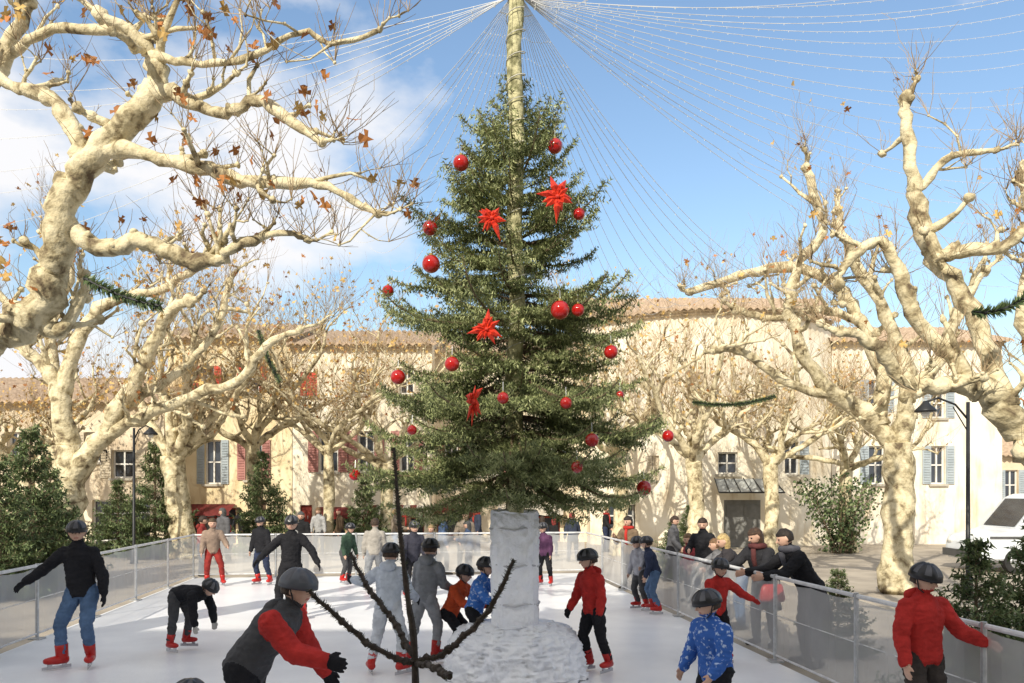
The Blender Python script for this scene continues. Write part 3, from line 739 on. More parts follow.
for i,px in enumerate((560,580,600,620,640,658,676,700,725,750,778,805,835,865,900)): string(at(px,330-i*5+U(-8,8),22-i*.3),.7+.08*i)
for i,px in enumerate((478,462,446,430,412,392,370,345,318,290,262,235,205,175)): string(at(px,322-i*12+U(-8,8),22-i*.3),.6+.07*i)
for i in range(8): string(at(-90,40+32*i+U(-6,6),15+U(-1,2)),.6)
for px,py in ((640,40),(760,0),(880,-10),(380,0),(250,-20)): string(at(px,py-80,5.0),.25)

def garland(a,b_,sag,label):
    n=16; pts=[]
    for i in range(n+1): t=i/n; v=a.lerp(b_,t)-a; v.z-=sag*4*t*(1-t); pts.append(v)
    e=empty('garland',a,label,'garland')
    k=MB(); k.tube(pts,[.02]*(n+1),5); k.obj('cord',[DARKMETAL],e)
    k=MB(); needles(k,pts,.1,.03,.004,-.1); k.obj('foliage',NEEDD,e)
garland(at(84,278,8.2),at(160,306,8.2),.04,'green fir garland slung from a plane tree limb')
garland(at(972,312,9),at(1040,286,9),.1,'green fir garland slung from a plane tree limb')
garland(at(692,402,22),at(775,396,22),.15,'green fir garland strung between plane trees')
garland(at(258,330,20),at(280,382,19),.1,'green garland hanging from a tree branch')

# ---------------------------------------------------------------- lamps
def lamp(px,Y,ptop,arm,label):
    zt=CAMH-(ptop-492)*Y/FL-PZ
    e=empty('street_lamp',((px-512)*Y/FL,Y,PZ),label,'street lamp','street lamps on the square')
    k=MB(); k.tube([Vector((0,0,z)) for z in (0,.05,.4,.45,.5,zt)],[.12,.11,.09,.06,.045,.035],12); k.obj('post',[DARKMETAL],e,True)
    k=MB(); k.tube([Vector((0,0,zt-.35)),Vector((arm*.3,0,zt-.05)),Vector((arm*.7,0,zt+.08)),Vector((arm,0,zt))],[.022]*4,8); k.tube([Vector((0,0,zt-.6)),Vector((arm*.35,0,zt-.1))],[.012]*2,6); k.obj('arm',[DARKMETAL],e,True)
    k=MB(); k.tube([Vector((arm,0,zt+.02)),Vector((arm,0,zt-.05)),Vector((arm,0,zt-.16)),Vector((arm,0,zt-.2))],[.04,.09,.2,.21],14); k.obj('lamp_shade',[DARKMETAL],e,True)
    k=MB(); k.ell(Vector((arm,0,zt-.22)),Vector((.09,0,0)),Vector((0,.09,0)),Vector((0,0,.08)),10,6); k.obj('bulb',[BULB],e,True)
lamp(968,16,402,-.85,'dark street lamp with curved arm beside the plane tree')
lamp(134,24,428,.5,'dark street lamp near the low house')

# ---------------------------------------------------------------- van
def van():
    e=empty('parked_van',(12.3,21.0,PZ),'white van parked at the edge of the square','van')
    prof=[(0.06,.32),(0,.45),(0,.62),(.03,.8),(.12,.95),(.8,1.12),(1.02,1.2),(1.3,1.55),(1.55,1.88),(1.7,2.02),(1.9,2.1),(4.6,2.14),(4.75,2.08),(4.82,1.9),(4.85,.6),(4.8,.32)]
    k=MB(); rings=[]
    for y,ins in ((0,.1),(.03,.04),(.1,.01),(.2,0),(1.6,0),(1.7,.01),(1.77,.04),(1.8,.1)):
        b0=len(k.v); cx,cz=2.4,1.1
        for x,z in prof: k.v.append(Vector((x+(cx-x)*ins*.4,y,z+(cz-z)*ins)))
        rings.append(b0)
    n=len(prof)
    for a,b_ in zip(rings,rings[1:]):
        for j in range(n): k.f.append((a+j,a+(j+1)%n,b_+(j+1)%n,b_+j)); k.m.append(0)
    k.f.append(tuple(rings[0]+j for j in reversed(range(n)))); k.m.append(0)
    k.f.append(tuple(rings[-1]+j for j in range(n))); k.m.append(0)
    k.obj('body',[mat('white_car_paint',(.74,.78,.82),(.68,.72,.76),rough=.25,coat=.5,scale=1)],e,False)
    def pane(ps):
        k=MB(); k.poly([Vector(p) for p in ps]); k.obj('window',[GLASS],e)
    pane([(1.42,-.012,1.25),(2.3,-.012,1.25),(2.3,-.012,1.85),(1.85,-.012,1.85)]); pane([(2.42,-.012,1.25),(3.4,-.012,1.25),(3.4,-.012,1.85),(2.42,-.012,1.85)])
    pane([(1.02,.2,1.24),(1.62,.22,1.97),(1.62,1.58,1.97),(1.02,1.6,1.24)])
    k=MB()
    for x in (1.36,2.36,3.46): k.box((x,-.006,1.15),.012,.02,1.5)
    k.box((2.4,-.01,.95),4.3,.03,.06); k.obj('trim',[mat('grey_bumper',(.1,.1,.1))],e)
    for x in (.95,3.85):
        for y in (.08,1.72):
            k=MB(); k.tube([Vector((x,y-.11,.33)),Vector((x,y-.1,.33)),Vector((x,y+.1,.33)),Vector((x,y+.11,.33))],[.28,.33,.33,.28],20); wo=k.obj('wheel',[mat('tyre_rubber',(.025,.025,.025))],e)
            k=MB(); s_=-1 if y<1 else 1; k.tube([Vector((x,y+s_*.105,.33)),Vector((x,y+s_*.125,.33))],[.2,.16],14); k.obj('rim',[STEEL],wo)
    for y in (.28,1.52):
        k=MB(); k.ell(Vector((.1,y,.8)),Vector((.12,0,0)),Vector((0,.2,0)),Vector((0,0,.11)),12,8); k.obj('headlight',[BULB],e)
    k=MB(); k.box((0.0,.9,.48),.12,1.7,.2); k.obj('bumper',[mat('grey_bumper',(.1,.1,.1))],e)
    k=MB(); k.ell(Vector((1.25,-.14,1.3)),Vector((.06,0,0)),Vector((0,.1,0)),Vector((0,0,.12)),10,6); k.obj('wing_mirror',[mat('grey_bumper',(.1,.1,.1))],e)
van()
random.seed(8)
e=empty('shrub',((842-512)*28/FL,28,PZ),'leafy green shrub against the pale facade','shrub')
k=MB(); lf=MB()
for i in range(22):
    a=U(0,6.28); q=Vector((U(-.3,.3),U(-.2,.2),0)); d=Vector((math.cos(a)*.3,math.sin(a)*.25,1)).normalized(); pts=[q.copy()]
    for j in range(6):
        q=q+d*.42; d=(d+Vector((U(-.2,.2),U(-.2,.2),U(-.1,.1)))).normalized(); pts.append(q.copy())
        for _ in range(18):
            c=q+Vector((U(-.4,.4),U(-.3,.3),U(-.35,.35))); n_=Vector((U(-1,1),U(-1,1),U(-1,1))).normalized(); a1=n_.orthogonal().normalized()*.07; b1=n_.cross(a1)
            lf.poly([c-a1,c-b1*.6,c+a1,c+b1*.6],random.choice((0,1,1,2)))
    k.tube(pts,[.02,.018,.015,.012,.01,.008,.005],4)
k.obj('stems',[FIRW],e); lf.obj('foliage',NEEDD,e)

# ---------------------------------------------------------------- people
EYE=mat('eye_dark',(.03,.02,.02)); LIP=mat('lips',(.42,.16,.13),(.36,.13,.1))
DEF=dict(lean=(0,.04,1),lean2=None,look=(0,1,-.1),
 aR=((.22,.05,-1),(.1,.3,-1)),aL=((.22,.05,-1),(.1,.3,-1)),
 lR=((.1,.1,-1),(.03,-.12,-1)),lL=((.1,.1,-1),(.03,-.12,-1)),toeR=(.25,1,0),toeL=(.25,1,0),curl=.5)
PN=0
def person(label,X,Y,H,hd,top,pants,sleeve=None,hand=None,pose=None,z0=0.0,skater=True,helmet=True,hair=(.06,.035,.02),vs=.011,
           skin=(.6,.37,.27),long=False,group=None,bulk=1.0,coat=0,pattern=False,shoulder=None,hood=False,scarf=None):
    global PN; PN+=1
    random.seed(100+PN)
    h=math.radians(hd); fwd=Vector((math.sin(h),-math.cos(h),0)); right=fwd.cross(UP)
    def L(t,side=1): return (right*(t[0]*side)+fwd*t[1]+UP*t[2]).normalized()
    p=dict(DEF)
    if skater: p['lR']=((.14,U(.15,.45),-1),(.03,U(-.45,-.2),-1)); p['lL']=((.16,U(-.15,.3),-1),(.03,U(-.45,-.2),-1)); p['lean']=(U(-.07,.07),U(.08,.22),1)
    else: p['lean']=(U(-.06,.06),U(0,.12),1); p['aR']=((U(.15,.35),U(-.1,.4),-1),(U(-.3,.2),U(.2,1),-.8)); p['look']=(U(-.5,.5),1,U(-.3,0))
    p.update(pose or {})
    s1=L(p['lean']); s2=L(p['lean2'] or p['lean'])
    hh=.21 if H<1.5 else .225
    if H<1.25: hh=.2
    P=Vector((0,0,0)); W=P+s1*.1*H; C=W+s2*.12*H; N=C+s2*.09*H
    look=L(p['look']); B=bulk*(1.14 if H<1.5 else 1.06)
    legs={}
    for sd,k in ((1,'R'),(-1,'L')):
        J=P+right*sd*.052*H-UP*.015*H; K=J+L(p['l'+k][0],sd)*.235*H; A=K+L(p['l'+k][1],sd)*.225*H; legs[k]=(J,K,A)
    ah=.055*H+(.055 if skater else 0)
    mz=min(legs['R'][2].z,legs['L'][2].z); sh=Vector((0,0,ah-mz))
    P,W,C,N=[v+sh for v in (P,W,C,N)]; legs={k:tuple(v+sh for v in t) for k,t in legs.items()}
    mb=MB(); segs=[]
    def seg(a,b,r0,r1,mi,build=True,n=10):
        if build: mb.cone(a,b,r0,r1,n)
        segs.append((a,b,r0,r1,mi))
    def ring(c,s,w_,d): return (c,right*w_*H*B,s.cross(right).normalized()*d*H*B)
    B2=(B+1)/2
    def ringp(c,s,w_,d): return (c,right*w_*H*B2,s.cross(right).normalized()*d*H*B2)
    mb.loft([ringp(P-s1*.05*H,s1,.062,.05),ringp(P-s1*.02*H,s1,.086,.072),ringp(P+s1*.05*H,s1,.08,.066)],18)
    rings=[ring(P-s1*.026*H,s1,.088,.072),ring(P-s1*.02*H,s1,.095,.079),ring(P+s1*.0*H,s1,.096,.079),ring(P+s1*.05*H,s1,.092,.073),ring(W,s1,.091,.07),ring(C,s2,.101,.075),ring(C+s2*.05*H,s2,.1,.07),
           ring(N-s2*.012*H,s2,.072,.052),ring(N+s2*.012*H,s2,.05,.046),ring(N+s2*.026*H,s2,.044,.044),ring(N+s2*.03*H,s2,.034,.034)]
    mb.loft(rings,18)
    if coat:
        dn=(-s1*.3-UP*.7).normalized()
        mb.loft([ring(W,s1,.09,.07),ring(P,s1,.1,.084),ring(P+dn*coat*H,UP,.118,.1),ring(P+dn*(coat+.004)*H,UP,.1,.08)][::-1],18)
        segs.append((P,P+dn*coat*H,.09*H,.11*H,1))
    if not coat: segs.append((P-s1*.06*H,P-s1*.036*H,.07*H*B,.075*H*B,3))
    segs.append((P-s1*.008*H,W,.08*H*B,.078*H*B,1)); segs.append((W,C,.078*H*B,.085*H*B,1))
    SH=1 if not shoulder else 8
    segs.append((C+s2*.02*H,N-s2*.01*H,.088*H*B,.075*H*B,SH)); segs.append((C+s2*.04*H-right*.06*H,C+s2*.04*H+right*.06*H,.06*H*B,.06*H*B,SH))
    nd_=(s2*.5+UP*.6+look*.12).normalized(); HC=N+nd_*(.03*H+hh*.54)
    hr=look.cross(UP).normalized(); hu=hr.cross(look).normalized()
    seg(N,HC-hu*hh*.25,.034*H,.034*H,0)
    seg(N-s2*.005*H,N+nd_*.022*H,.045*H,.04*H,1)
    b0=len(mb.v); mb.ell(HC,hr*hh*.37,look*hh*.44,hu*hh*.5,16,12)
    for i in range(b0,len(mb.v)):
        v=mb.v[i]-HC; z=v.dot(hu)/(hh*.5); x=v.dot(hr); y=v.dot(look)
        if z<0:
            v-=hr*x*.28*z*z
            if y<0: v-=look*y*.3*z*z
            else: v+=look*hh*.03*abs(z)
        mb.v[i]=HC+v
    segs.append((HC-look*hh*.05,HC+look*hh*.05,hh*.4,hh*.4,0)); segs.append((HC-hu*hh*.2+look*hh*.1,HC-hu*hh*.3+look*hh*.12,hh*.3,hh*.2,0))
    seg(HC+look*hh*.42+hu*hh*.03,HC+look*hh*.5-hu*hh*.1,hh*.035,hh*.06,0)
    for sd in (1,-1): mb.ell(HC+hr*sd*hh*.38-hu*hh*.03,hr*hh*.05,look*hh*.08,hu*hh*.13,8,6)
    gl=hand is not None
    for sd,k in ((1,'R'),(-1,'L')):
        S=N-s2*.04*H+right*sd*.094*H*B; u=L(p['a'+k][0],sd); f=L(p['a'+k][1],sd)
        E=S+u*.165*H; Wr=E+f*.14*H
        seg(S,E,.043*H*B,.037*H*B,2); seg(E,Wr-f*.008*H,.038*H*B,.029*H*B,2)
        mb.cone(N-s2*.035*H,S,.043*H*B,.042*H*B)
        n=(-right*sd+fwd*.15-UP*.1); n=(n-f*n.dot(f)).normalized(); wv=f.cross(n)
        g=1.25 if gl else 1.0
        rg=[(Wr-f*.01*H,.016,.014),(Wr+f*.012*H,.019,.012),(Wr+f*.035*H,.025,.011),(Wr+f*.052*H,.025,.010),(Wr+f*.058*H,.02,.007)]
        mb.loft([(c,wv*a*H*g,f.cross(wv)*b*H*g) for c,a,b in rg],12)
        segs.append((Wr+f*.004*H,Wr+f*.055*H,.016*H*g,.02*H*g,4))
        cu=p['curl']
        for i,(o,l) in enumerate(((-.019,.034),(-.0065,.042),(.0065,.04),(.019,.03))):
            a=Wr+f*.052*H+wv*o*H*g; d1=(f+n*cu*.5+wv*o*6).normalized(); b=a+d1*l*.5*H; d2=(f+n*cu*1.6).normalized(); c=b+d2*l*.5*H
            r=.0062*H*g; seg(a,b,r,r*.95,4,n=6); seg(b,c,r*.95,r*.8,4,n=6)
        ts=wv*sd if (wv*sd).dot(fwd)>0 else -wv*sd
        a=Wr+f*.018*H+ts*.018*H*g; b=a+(ts*.8+f*.7+n*.3).normalized()*.022*H; c=b+(ts*.2+f+n*.4).normalized()*.02*H
        seg(a,b,.008*H*g,.0072*H*g,4,n=6); seg(b,c,.0072*H*g,.006*H*g,4,n=6)
    toes={}
    for sd,k in ((1,'R'),(-1,'L')):
        J,K,A=legs[k]
        seg(J,K,.061*H*B2,.043*H*B2,3); seg(K,A+ (K-A).normalized()*.03*H,.043*H*B2,.034*H*B2,3)
        toe=L(p['toe'+k],sd); toes[k]=toe
        if not skater:
            seg(A-toe*.015*H-UP*.025*H,A+toe*.1*H-UP*.033*H,.029*H,.022*H,5)
        else: seg(A,A+toe*.06*H-UP*.02*H,.022*H,.018*H,5)
    me=mb.mesh('t',[]); tmp=bpy.data.objects.new('t',me); COL.objects.link(tmp)
    rm=tmp.modifiers.new('r','REMESH'); rm.mode='VOXEL'; rm.voxel_size=vs
    smo=tmp.modifiers.new('s','SMOOTH'); smo.factor=.5; smo.iterations=2 if vs>.009 else 3
    dg=bpy.context.evaluated_depsgraph_get(); me2=bpy.data.meshes.new_from_object(tmp.evaluated_get(dg)); me2.name='person_body'
    bpy.data.objects.remove(tmp)
    nv=len(me2.vertices); co_=np.empty(nv*3); me2.vertices.foreach_get('co',co_); co_=co_.reshape(-1,3)
    def dist(Q):
        D=[]
        for a,b,r0,r1,mi in segs:
            a=np.array(a);b=np.array(b); ab=b-a; t=np.clip(((Q-a)@ab)/max(ab@ab,1e-12),0,1)
            D.append(np.linalg.norm(Q-(a+t[:,None]*ab),axis=1)-(r0+(r1-r0)*t))
        return np.array(D)
    mi_=np.array([s_[4] for s_ in segs])
    vm=mi_[dist(co_).argmin(0)]
    nrm=np.empty(nv*3); me2.vertices.foreach_get('normal',nrm); nrm=nrm.reshape(-1,3)
    amp=np.zeros(nv); sd_=PN*3.1
    for i in np.nonzero((vm==1)|(vm==2)|(vm==3)|(vm==8))[0]:
        x,y,z=co_[i]; amp[i]=.010*noise.noise((x*8+sd_,y*8,z*15))+.016*(.2-abs(noise.noise((x*13,y*13+sd_,z*24))))+.003
    co_=co_+nrm*amp[:,None]; me2.vertices.foreach_set('co',co_.ravel())
    nf=len(me2.polygons); fc=np.empty(nf*3); me2.polygons.foreach_get('center',fc); fc=fc.reshape(-1,3)
    fm=mi_[dist(fc).argmin(0)]
    def near(pt,r): return np.linalg.norm(fc-np.array(pt),axis=1)<r
    hdm=(fm==0)
    for sd in (1,-1): fm[hdm&near(HC+look*hh*.4+hr*sd*hh*.15+hu*hh*.03,hh*.062)]=6
    q=fc-np.array(HC+look*hh*.44-hu*hh*.24); lx=q@np.array(hr); lz=q@np.array(hu); ly=q@np.array(look)
    fm[hdm&(np.abs(lx)<hh*.11)&(np.abs(lz)<hh*.03)&(ly>-hh*.12)]=7
    for m in (mat('skin_%d'%int(skin[0]*100),skin,tuple(x*.9 for x in skin),rough=.55,scale=12),cloth(top,pattern),cloth(sleeve or top,pattern),cloth(pants),
              cloth(hand) if hand else mat('skin_%d'%int(skin[0]*100),skin),mat('dark_shoe',(.03,.025,.02)),EYE,LIP,cloth(shoulder or top,pattern)): me2.materials.append(m)
    me2.polygons.foreach_set('material_index',fm.astype(np.int32)); me2.polygons.foreach_set('use_smooth',[True]*nf); me2.update()
    ob=bpy.data.objects.new('person',me2); COL.objects.link(ob); ob.location=(X,Y,z0); tag(ob,label,'person',group)
    if hood:
        k=MB(); hc=N-fwd*.06*H+UP*.012*H; k.ell(hc,right*.07*H,fwd*.04*H,UP*.045*H,16,10)
        for i,v in enumerate(k.v): k.v[i]=hc+(v-hc)*(1+.25*noise.noise(v*14))
        k.obj('hood',[cloth(top)],ob,True)
    if scarf:
        k=MB(); n=16; pts=[N+UP*(.02*H+.006*math.sin(i*2))+right*math.cos(i*6.283/n)*.055*H+fwd*math.sin(i*6.283/n)*.052*H for i in range(n+1)]
        k.tube(pts,[.024*H]*(n+1),8,0,lump=.2); k.tube([N+fwd*.06*H,C+fwd*.085*H,W+fwd*.08*H],[.02*H,.022*H,.02*H],8,0,lump=.2)
        k.obj('scarf',[cloth(scarf)],ob,True)
    if helmet:
        k=MB(); c=HC+hu*hh*.08; nseg=28; nr=9
        for i in range(nr+1):
            t=(math.pi/2)*i/nr; cr_=max(math.cos(t-.0),.04); zz=math.sin(t)
            for j in range(nseg):
                a=2*math.pi*j/nseg; rib=1+ (.035 if (j//2)%2==0 else -.02)*(1 if 1<i<nr-1 else 0)
                k.v.append(c+hr*(math.cos(a)*cr_*hh*.5*rib)+look*(math.sin(a)*cr_*hh*.6*rib)+hu*(zz*hh*.53*rib-hh*.04*(i==0)))
        for i in range(nr):
            for j in range(nseg):
                k.f.append((i*nseg+j,i*nseg+(j+1)%nseg,(i+1)*nseg+(j+1)%nseg,(i+1)*nseg+j)); k.m.append(1 if (j//2)%2==1 and 2<=i<nr-2 else 0)
        k.f.append(tuple(nr*nseg+j for j in range(nseg))); k.m.append(0)
        k.f.append(tuple(j for j in reversed(range(nseg)))); k.m.append(0)
        hm=helmet if not isinstance(helmet,bool) else HELM
        ho=k.obj('helmet',[hm,HELMV],ob,True)
        k=MB(); k.tube([HC+hr*hh*.42+hu*hh*.05,HC+hr*hh*.36-hu*hh*.3+look*hh*.1,HC-hu*hh*.53+look*hh*.2,HC-hr*hh*.36-hu*hh*.3+look*hh*.1,HC-hr*hh*.42+hu*hh*.05],[.006]*5,5)
        k.obj('chin_strap',[HELM],ho)
    if hair is not None:
        k=MB(); k.ell(HC+hu*hh*.03-look*hh*.03,hr*hh*.43,look*hh*.49,hu*hh*.53,22,16)
        for i,v in enumerate(k.v):
            d=v-HC; y=d.dot(look)/hh; z=d.dot(hu)/hh
            if (y>.08 and z<.22) : d*=.72
            elif z<-.25 and not long: d*=.8
            else: d*=1+.09*noise.noise(v*28)
            if long and y<.05 and z<-.05: d-=hu*hh*.45*min(1,(-z)*2); 
            k.v[i]=HC+d
        k.obj('hair',[mat('hair_%d_%d'%(int(hair[0]*100),int(hair[1]*100)),hair,tuple(x*.5 for x in hair),rough=.6,scale=30,bump=.6,bscale=80)],ob,True)
    if skater:
        for sd,kk in ((1,'R'),(-1,'L')):
            J,K,A=legs[kk]; toe=toes[kk]; shn=(A-K).normalized(); sdv=toe.cross(UP).normalized(); f=toe
            dn=-(sdv.cross(f)) 
            k=MB(); kk_=H
            k.loft([(A-shn*.085*kk_,sdv*.04*kk_,(-shn).cross(sdv).normalized()*.044*kk_),(A-shn*.04*kk_,sdv*.037*kk_,(-shn).cross(sdv).normalized()*.042*kk_),(A,sdv*.033*kk_,(-shn).cross(sdv).normalized()*.042*kk_),(A+dn*.035*kk_,sdv*.03*kk_,(-shn).cross(sdv).normalized()*.04*kk_)][::-1],14)
            cc=A+dn*.025*kk_
            k.loft([(cc-f*.042*kk_,sdv*.018*kk_,-dn*.02*kk_),(cc-f*.03*kk_,sdv*.03*kk_,-dn*.03*kk_),(cc+f*.03*kk_,sdv*.031*kk_,-dn*.032*kk_),(cc+f*.08*kk_,sdv*.033*kk_,-dn*.026*kk_),(cc+f*.108*kk_,sdv*.026*kk_,-dn*.02*kk_),(cc+f*.12*kk_,sdv*.012*kk_,-dn*.012*kk_)],12)
            so_=k.obj('skate',[SKATER],ob,True)
            k=MB(); M=Matrix((f,sdv,-dn)).transposed(); bc=A+dn*(.055*kk_+.032)
            k.box(bc+f*.035*kk_-dn*.0,.19*kk_,.005,.034,0,M); 
            k.box(A+dn*(.055*kk_+.006)-f*.015*kk_,.03*kk_,.022,.03,0,M); k.box(A+dn*(.055*kk_+.006)+f*.08*kk_,.03*kk_,.022,.03,0,M)
            k.obj('blade',[BLADE],so_)
    return ob
BLK=(.018,.018,.022); NAVY=(.03,.04,.08); JEAN=(.1,.17,.3); RED=(.5,.035,.03); GREY=(.27,.28,.3); LB=(.55,.6,.68); DG=(.075,.075,.08)
def xp(px,Y): return (px-512)*Y/FL
SKG='ice skaters'
person('skater in black sweater and blue jeans with arms held out',xp(82,9.1),9.1,1.62,8,BLK,JEAN,hand=BLK,group=SKG,vs=.009,bulk=.97,
  pose=dict(lean=(.06,.08,1),aR=((.8,.1,-.75),(.75,.25,-.6)),aL=((.4,0,-1),(.12,.15,-1)),look=(-.25,1,-.1),lR=((.34,.2,-1),(.02,-.2,-1)),lL=((.0,.3,-1),(.0,-.4,-1)),toeR=(.9,.8,0),toeL=(.2,1,0)))
person('child in black bending down to touch the ice',xp(178,10.1),10.1,1.22,72,BLK,DG,hand=(.5,.48,.45),group=SKG,vs=.009,
  pose=dict(lean=(0,.85,.35),lean2=(0,1,-.1),look=(0,.8,-.6),aR=((.15,.25,-1),(.05,.15,-1)),aL=((.2,.3,-1),(.1,.1,-1)),lR=((.15,.05,-1),(.05,-.12,-1)),lL=((.2,.35,-1),(.05,-.3,-1))))
person('skater in black jacket balancing with arms out',xp(291,12.6),12.6,1.56,5,BLK,BLK,hand=BLK,group=SKG,
  pose=dict(aR=((.8,.1,-.7),(.7,.3,-.8)),aL=((.7,.2,-.8),(.5,.3,-1)),lR=((.25,.3,-1),(.05,-.35,-1)),lL=((.2,.1,-1),(.1,-.3,-1))))
person('boy with dark helmet, grey jacket and red sleeves leaning forward',xp(246,5.3),5.3,1.55,82,DG,BLK,sleeve=RED,hand=BLK,group=SKG,vs=.008,bulk=1.12,hood=True,
  helmet=mat('grey_helmet',(.08,.085,.1),(.05,.055,.065),rough=.35),
  pose=dict(lean=(0,.5,.85),lean2=(0,.65,.75),look=(.15,1,-.15),aR=((.2,.75,-.75),(.1,1,-.2)),aL=((.35,.3,-.95),(.2,.5,-.85)),lR=((.1,.5,-1),(.05,-.4,-1)),lL=((.1,-.1,-1),(.05,-.5,-1))))
person('skater in pale blue outfit seen from behind, gloved arm out',xp(388,8.8),8.8,1.36,165,LB,(.6,.63,.68),hand=BLK,group=SKG,vs=.009,bulk=.98,hood=True,
  pose=dict(aL=((.75,.2,-.55),(.8,.3,.1)),aR=((.3,.3,-1),(.1,.8,-.5)),lR=((.2,.25,-1),(.08,-.3,-1)),lL=((.22,.1,-1),(.1,-.35,-1)),toeR=(.5,1,0),toeL=(.7,1,0)))
person('skater in grey tracksuit standing on the ice',xp(425,9.4),9.4,1.36,150,GREY,(.34,.35,.37),hand=None,group=SKG,vs=.01,pose=dict(aR=((.15,.3,-1),(-.1,.9,-.3)),lean=(.05,.12,1)),hood=True,bulk=.97)
person('child in orange-red jacket crouching beside the tree stand',xp(450,9.5),9.5,1.16,60,(.6,.09,.03),BLK,hand=BLK,group=SKG,vs=.01,
  pose=dict(lean=(0,.45,.9),look=(0,1,-.2),aR=((.15,.7,-.8),(0,1,-.2)),aL=((.2,.6,-.9),(0,1,-.3)),lR=((.2,.8,-.7),(.05,-.45,-1)),lL=((.2,.7,-.8),(.05,-.4,-1))))
person('child in blue quilted jacket leaning on the tree stand',xp(474,9.1),9.1,1.2,70,(.05,.16,.5),BLK,hand=BLK,group=SKG,vs=.01,pattern=True,
  pose=dict(lean=(0,.3,.95),aR=((.15,.6,-.8),(0,.9,-.3)),aL=((.2,.7,-.7),(0,1,0)),lR=((.2,.6,-.8),(.05,-.45,-1)),lL=((.1,.3,-1),(.05,-.4,-1))))
person('child in red jacket and black trousers skating by the tree stand',xp(594,8.9),8.9,1.28,-55,RED,BLK,hand=BLK,group=SKG,vs=.009,hood=True,
  pose=dict(lean=(0,.15,1),look=(.3,1,-.15),aR=((.15,.3,-1),(0,.6,-.9)),aL=((.25,.0,-1),(.1,.3,-1)),lR=((.12,.25,-1),(.03,-.35,-1)),lL=((.12,-.05,-1),(.03,-.4,-1))))
person('child in blue patterned jacket with black helmet',xp(716,6.1),6.1,1.17,-65,(.035,.11,.38),BLK,group=SKG,vs=.008,pattern=True,bulk=1.15,
  pose=dict(lean=(0,.15,1),look=(.2,1,-.2),aR=((.3,.1,-1),(.1,.5,-.9)),aL=((.25,.2,-1),(.05,.7,-.7))))
person('child in red jacket holding on near the barrier',xp(716,9.4),9.4,1.16,20,RED,BLK,hand=RED,group=SKG,vs=.01,
  pose=dict(lean=(.1,.3,.95),aL=((.7,.3,-.6),(.9,.2,-.5)),aR=((.3,.4,-1),(0,.8,-.5))))
person('teenager in red jacket with black helmet reaching for the rail',xp(922,6.05),6.05,1.38,12,RED,(.06,.05,.045),group=SKG,vs=.008,bulk=1.0,hood=True,
  pose=dict(lean=(.05,.08,1),look=(-.25,1,-.25),aL=((.5,.3,-.8),(.85,.35,-.4)),aR=((.25,.1,-1),(.1,.4,-1))))
person('skater in dark jacket and jeans beside the barrier',xp(655,13.2),13.2,1.2,-100,NAVY,JEAN,group=SKG,vs=.013,pose=dict(lean=(0,.3,1),lR=((.1,.5,-1),(0,-.4,-1))))
person('small skater in grey jacket beside the barrier',xp(640,13.6),13.6,1.15,-60,(.36,.36,.4),DG,group=SKG,vs=.013,pose=dict(aL=((.5,.4,-.8),(.5,.7,-.3))))
person('skater in dark helmet bending low near the rink edge',xp(180,4.0),4.0,.91,180,DG,BLK,group=SKG,vs=.01)
person('skater in beige jacket near the end barrier',xp(213,17.0),17.0,1.38,20,(.3,.22,.17),(.3,.035,.03),group=SKG,vs=.016,hair=(.1,.06,.03),helmet=False,pose=dict(aL=((.5,.2,-.9),(.2,.8,-.4)),lL=((.3,.1,-1),(.1,-.2,-1))))
person('skater in black near the end barrier',xp(262,17.2),17.2,1.4,-20,BLK,NAVY,group=SKG,vs=.016)
person('skater in pale jacket seen from behind near the end barrier',xp(374,16.2),16.2,1.4,190,(.4,.37,.33),GREY,group=SKG,vs=.016,helmet=False)
person('skater in green jacket near the end barrier',xp(345,17.4),17.4,1.25,60,(.05,.09,.06),DG,group=SKG,vs=.016,pose=dict(lean=(0,.3,1)))
person('skater in dark jacket on the far ice',xp(412,15.0),15.0,1.4,30,(.05,.05,.07),BLK,group=SKG,vs=.015)
person('skater in purple jacket on the far ice',xp(545,17.0),17.0,1.25,-30,(.12,.05,.11),BLK,group=SKG,vs=.016)
WG='onlookers outside the barrier'
def rp(a,b,c,d): return dict(lean=(0,a,.92),look=(b,1,c),aR=((.2,.75,-.6),(d,1,-.15)),aL=((.2,.7-d,-.65),(0,1,-.15)))
person('man in long black coat leaning on the rail',xp(812,9.9),9.9,1.8,-80,BLK,(.03,.03,.035),pose=dict(lean=(0,.55,.85),look=(.1,1,-.3),aR=((.2,.7,-.6),(.1,1,-.1)),aL=((.1,.7,-.6),(0,1,-.1))),z0=PZ,skater=False,helmet=False,hair=(.03,.02,.015),group=WG,vs=.011,coat=.2,scarf=(.1,.1,.12))
person('woman in black coat with red bag bending over the rail',xp(765,11.2),11.2,1.68,-50,(.03,.03,.035),DG,pose=rp(.35,.4,-.4,0),z0=PZ,skater=False,helmet=False,hair=(.09,.05,.03),group=WG,coat=.22,long=True,scarf=(.12,.04,.04))
person('blonde woman in dark coat watching over the rail',xp(741,12.6),12.6,1.52,-95,(.05,.045,.05),JEAN,pose=rp(.5,-.3,-.2,.2),z0=PZ,skater=False,helmet=False,hair=(.62,.45,.2),group=WG,vs=.012,long=True)
person('child in grey coat peering over the rail',xp(724,13.4),13.4,1.36,-75,(.2,.2,.21),DG,pose=rp(.3,.3,-.1,0),z0=PZ,skater=False,helmet=False,hair=(.25,.14,.07),group=WG,vs=.013)
person('man in black jacket watching the skaters',xp(704,14.8),14.8,1.66,-40,BLK,NAVY,z0=PZ,skater=False,helmet=False,hair=(.05,.03,.02),group=WG,vs=.014,pose=dict(aR=((.3,.4,-.9),(-.5,.9,0))),coat=.1)
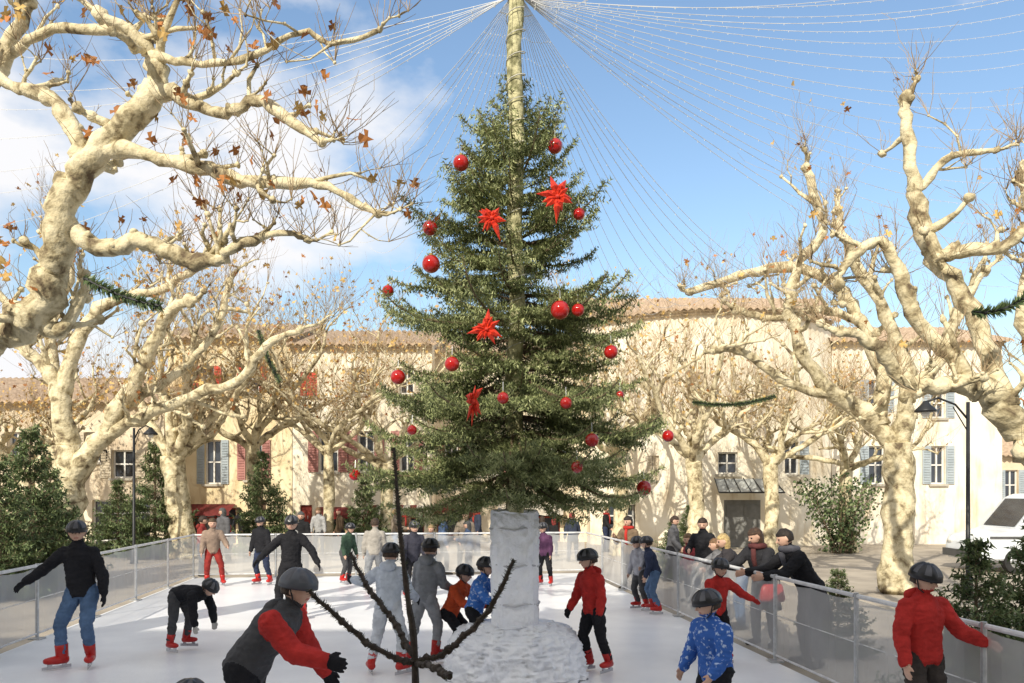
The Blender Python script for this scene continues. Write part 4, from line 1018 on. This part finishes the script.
person('child in maroon coat behind the rail',xp(690,15.6),15.6,1.3,-80,(.3,.05,.06),DG,z0=PZ,skater=False,helmet=False,hair=(.2,.12,.06),group=WG,vs=.014,long=True)
person('woman with dark hair and red scarf behind the rail',xp(630,17.6),17.6,1.6,-40,(.2,.14,.09),BLK,pose=dict(aR=((.3,.4,-.8),(-.2,.8,.6))),z0=PZ,skater=False,helmet=False,hair=(.03,.02,.015),group=WG,vs=.015,long=True,scarf=(.5,.04,.03))
person('man in grey coat walking behind the rail',xp(672,19.0),19.0,1.58,60,(.12,.12,.13),BLK,z0=PZ,skater=False,helmet=False,group=WG,vs=.016,coat=.15,pose=dict(lR=((.05,.4,-1),(0,-.05,-1)),lL=((.05,-.25,-1),(0,-.4,-1))))
colsT=[((.28,.04,.035),'red'),((.04,.05,.08),'navy'),((.28,.23,.18),'beige'),((.02,.02,.022),'black'),((.13,.13,.14),'grey'),((.02,.02,.022),'black'),((.07,.11,.2),'blue'),((.12,.08,.05),'brown'),((.4,.4,.4),'white')]
random.seed(66)
lst=[]
for i,px in enumerate((200,224,231,243,297,303,318,336,341,352,388,394,403,433,441,463,470,477,498,544,552,571,604)):
    Yy=random.choice((20.2,20.6,21.5,24,26.5,28.5))+U(0,.8)
    lst.append((px+U(-2,2),Yy,random.choice((1.12,1.25,1.38,1.5,1.6,1.66)),U(-100,100) if rnd()<.6 else U(120,240),colsT[(i*4+i//3)%9],rnd()<.5,rnd()))
for i,(px,Yy,Hh,hd,(c,cn),lg,rr_) in enumerate(lst):
    random.seed(700+i)
    person('onlooker in %s coat standing behind the end barrier'%cn,xp(px,Yy),Yy,Hh,hd,c,random.choice((BLK,NAVY,DG,JEAN)),z0=PZ,skater=False,helmet=False,
      hair=((.05,.03,.02),(.2,.12,.06),(.4,.28,.14),(.1,.1,.1),(.3,.04,.04))[int(rr_*4.99)],group='onlookers behind the end barrier',vs=.02,long=lg,coat=.1 if i%2 else 0,
      pose=({},dict(aR=((.2,.5,-.8),(0,1,-.1))),dict(aL=((.2,.4,-.9),(-.3,.8,.2))),dict(lean=(0,.3,1)),dict(lR=((.05,.4,-1),(0,-.05,-1)),lL=((.05,-.25,-1),(0,-.4,-1))),dict(look=(.8,.6,-.2)))[(i*5)%6],
      scarf=((.4,.05,.04) if i%5==2 else None),hood=(i%3==0))
k=MB(); k.loft([(Vector((0,0,0)),Vector((.16,0,0)),Vector((0,.05,0))),(Vector((0,0,.04)),Vector((.18,0,0)),Vector((0,.07,0))),(Vector((0,0,.2)),Vector((.15,0,0)),Vector((0,.04,0))),(Vector((0,0,.24)),Vector((.13,0,0)),Vector((0,.02,0)))],14,0,.6)
bgp=Vector((xp(772,10.95),10.95,.5)); o=k.obj('handbag',[mat('red_leather',(.45,.03,.03),(.33,.02,.02),rough=.4)],None,True,loc=bgp); tag(o,'small red leather handbag hanging beside the black coat','bag')
k=MB(); k.tube([Vector((-.11,0,.22)),Vector((-.06,0,.55)),Vector((.06,0,.55)),Vector((.11,0,.22))],[.01]*4,6); k.obj('strap',[DARKMETAL],o)
print('faces',sum(len(m.polygons) for m in bpy.data.meshes))
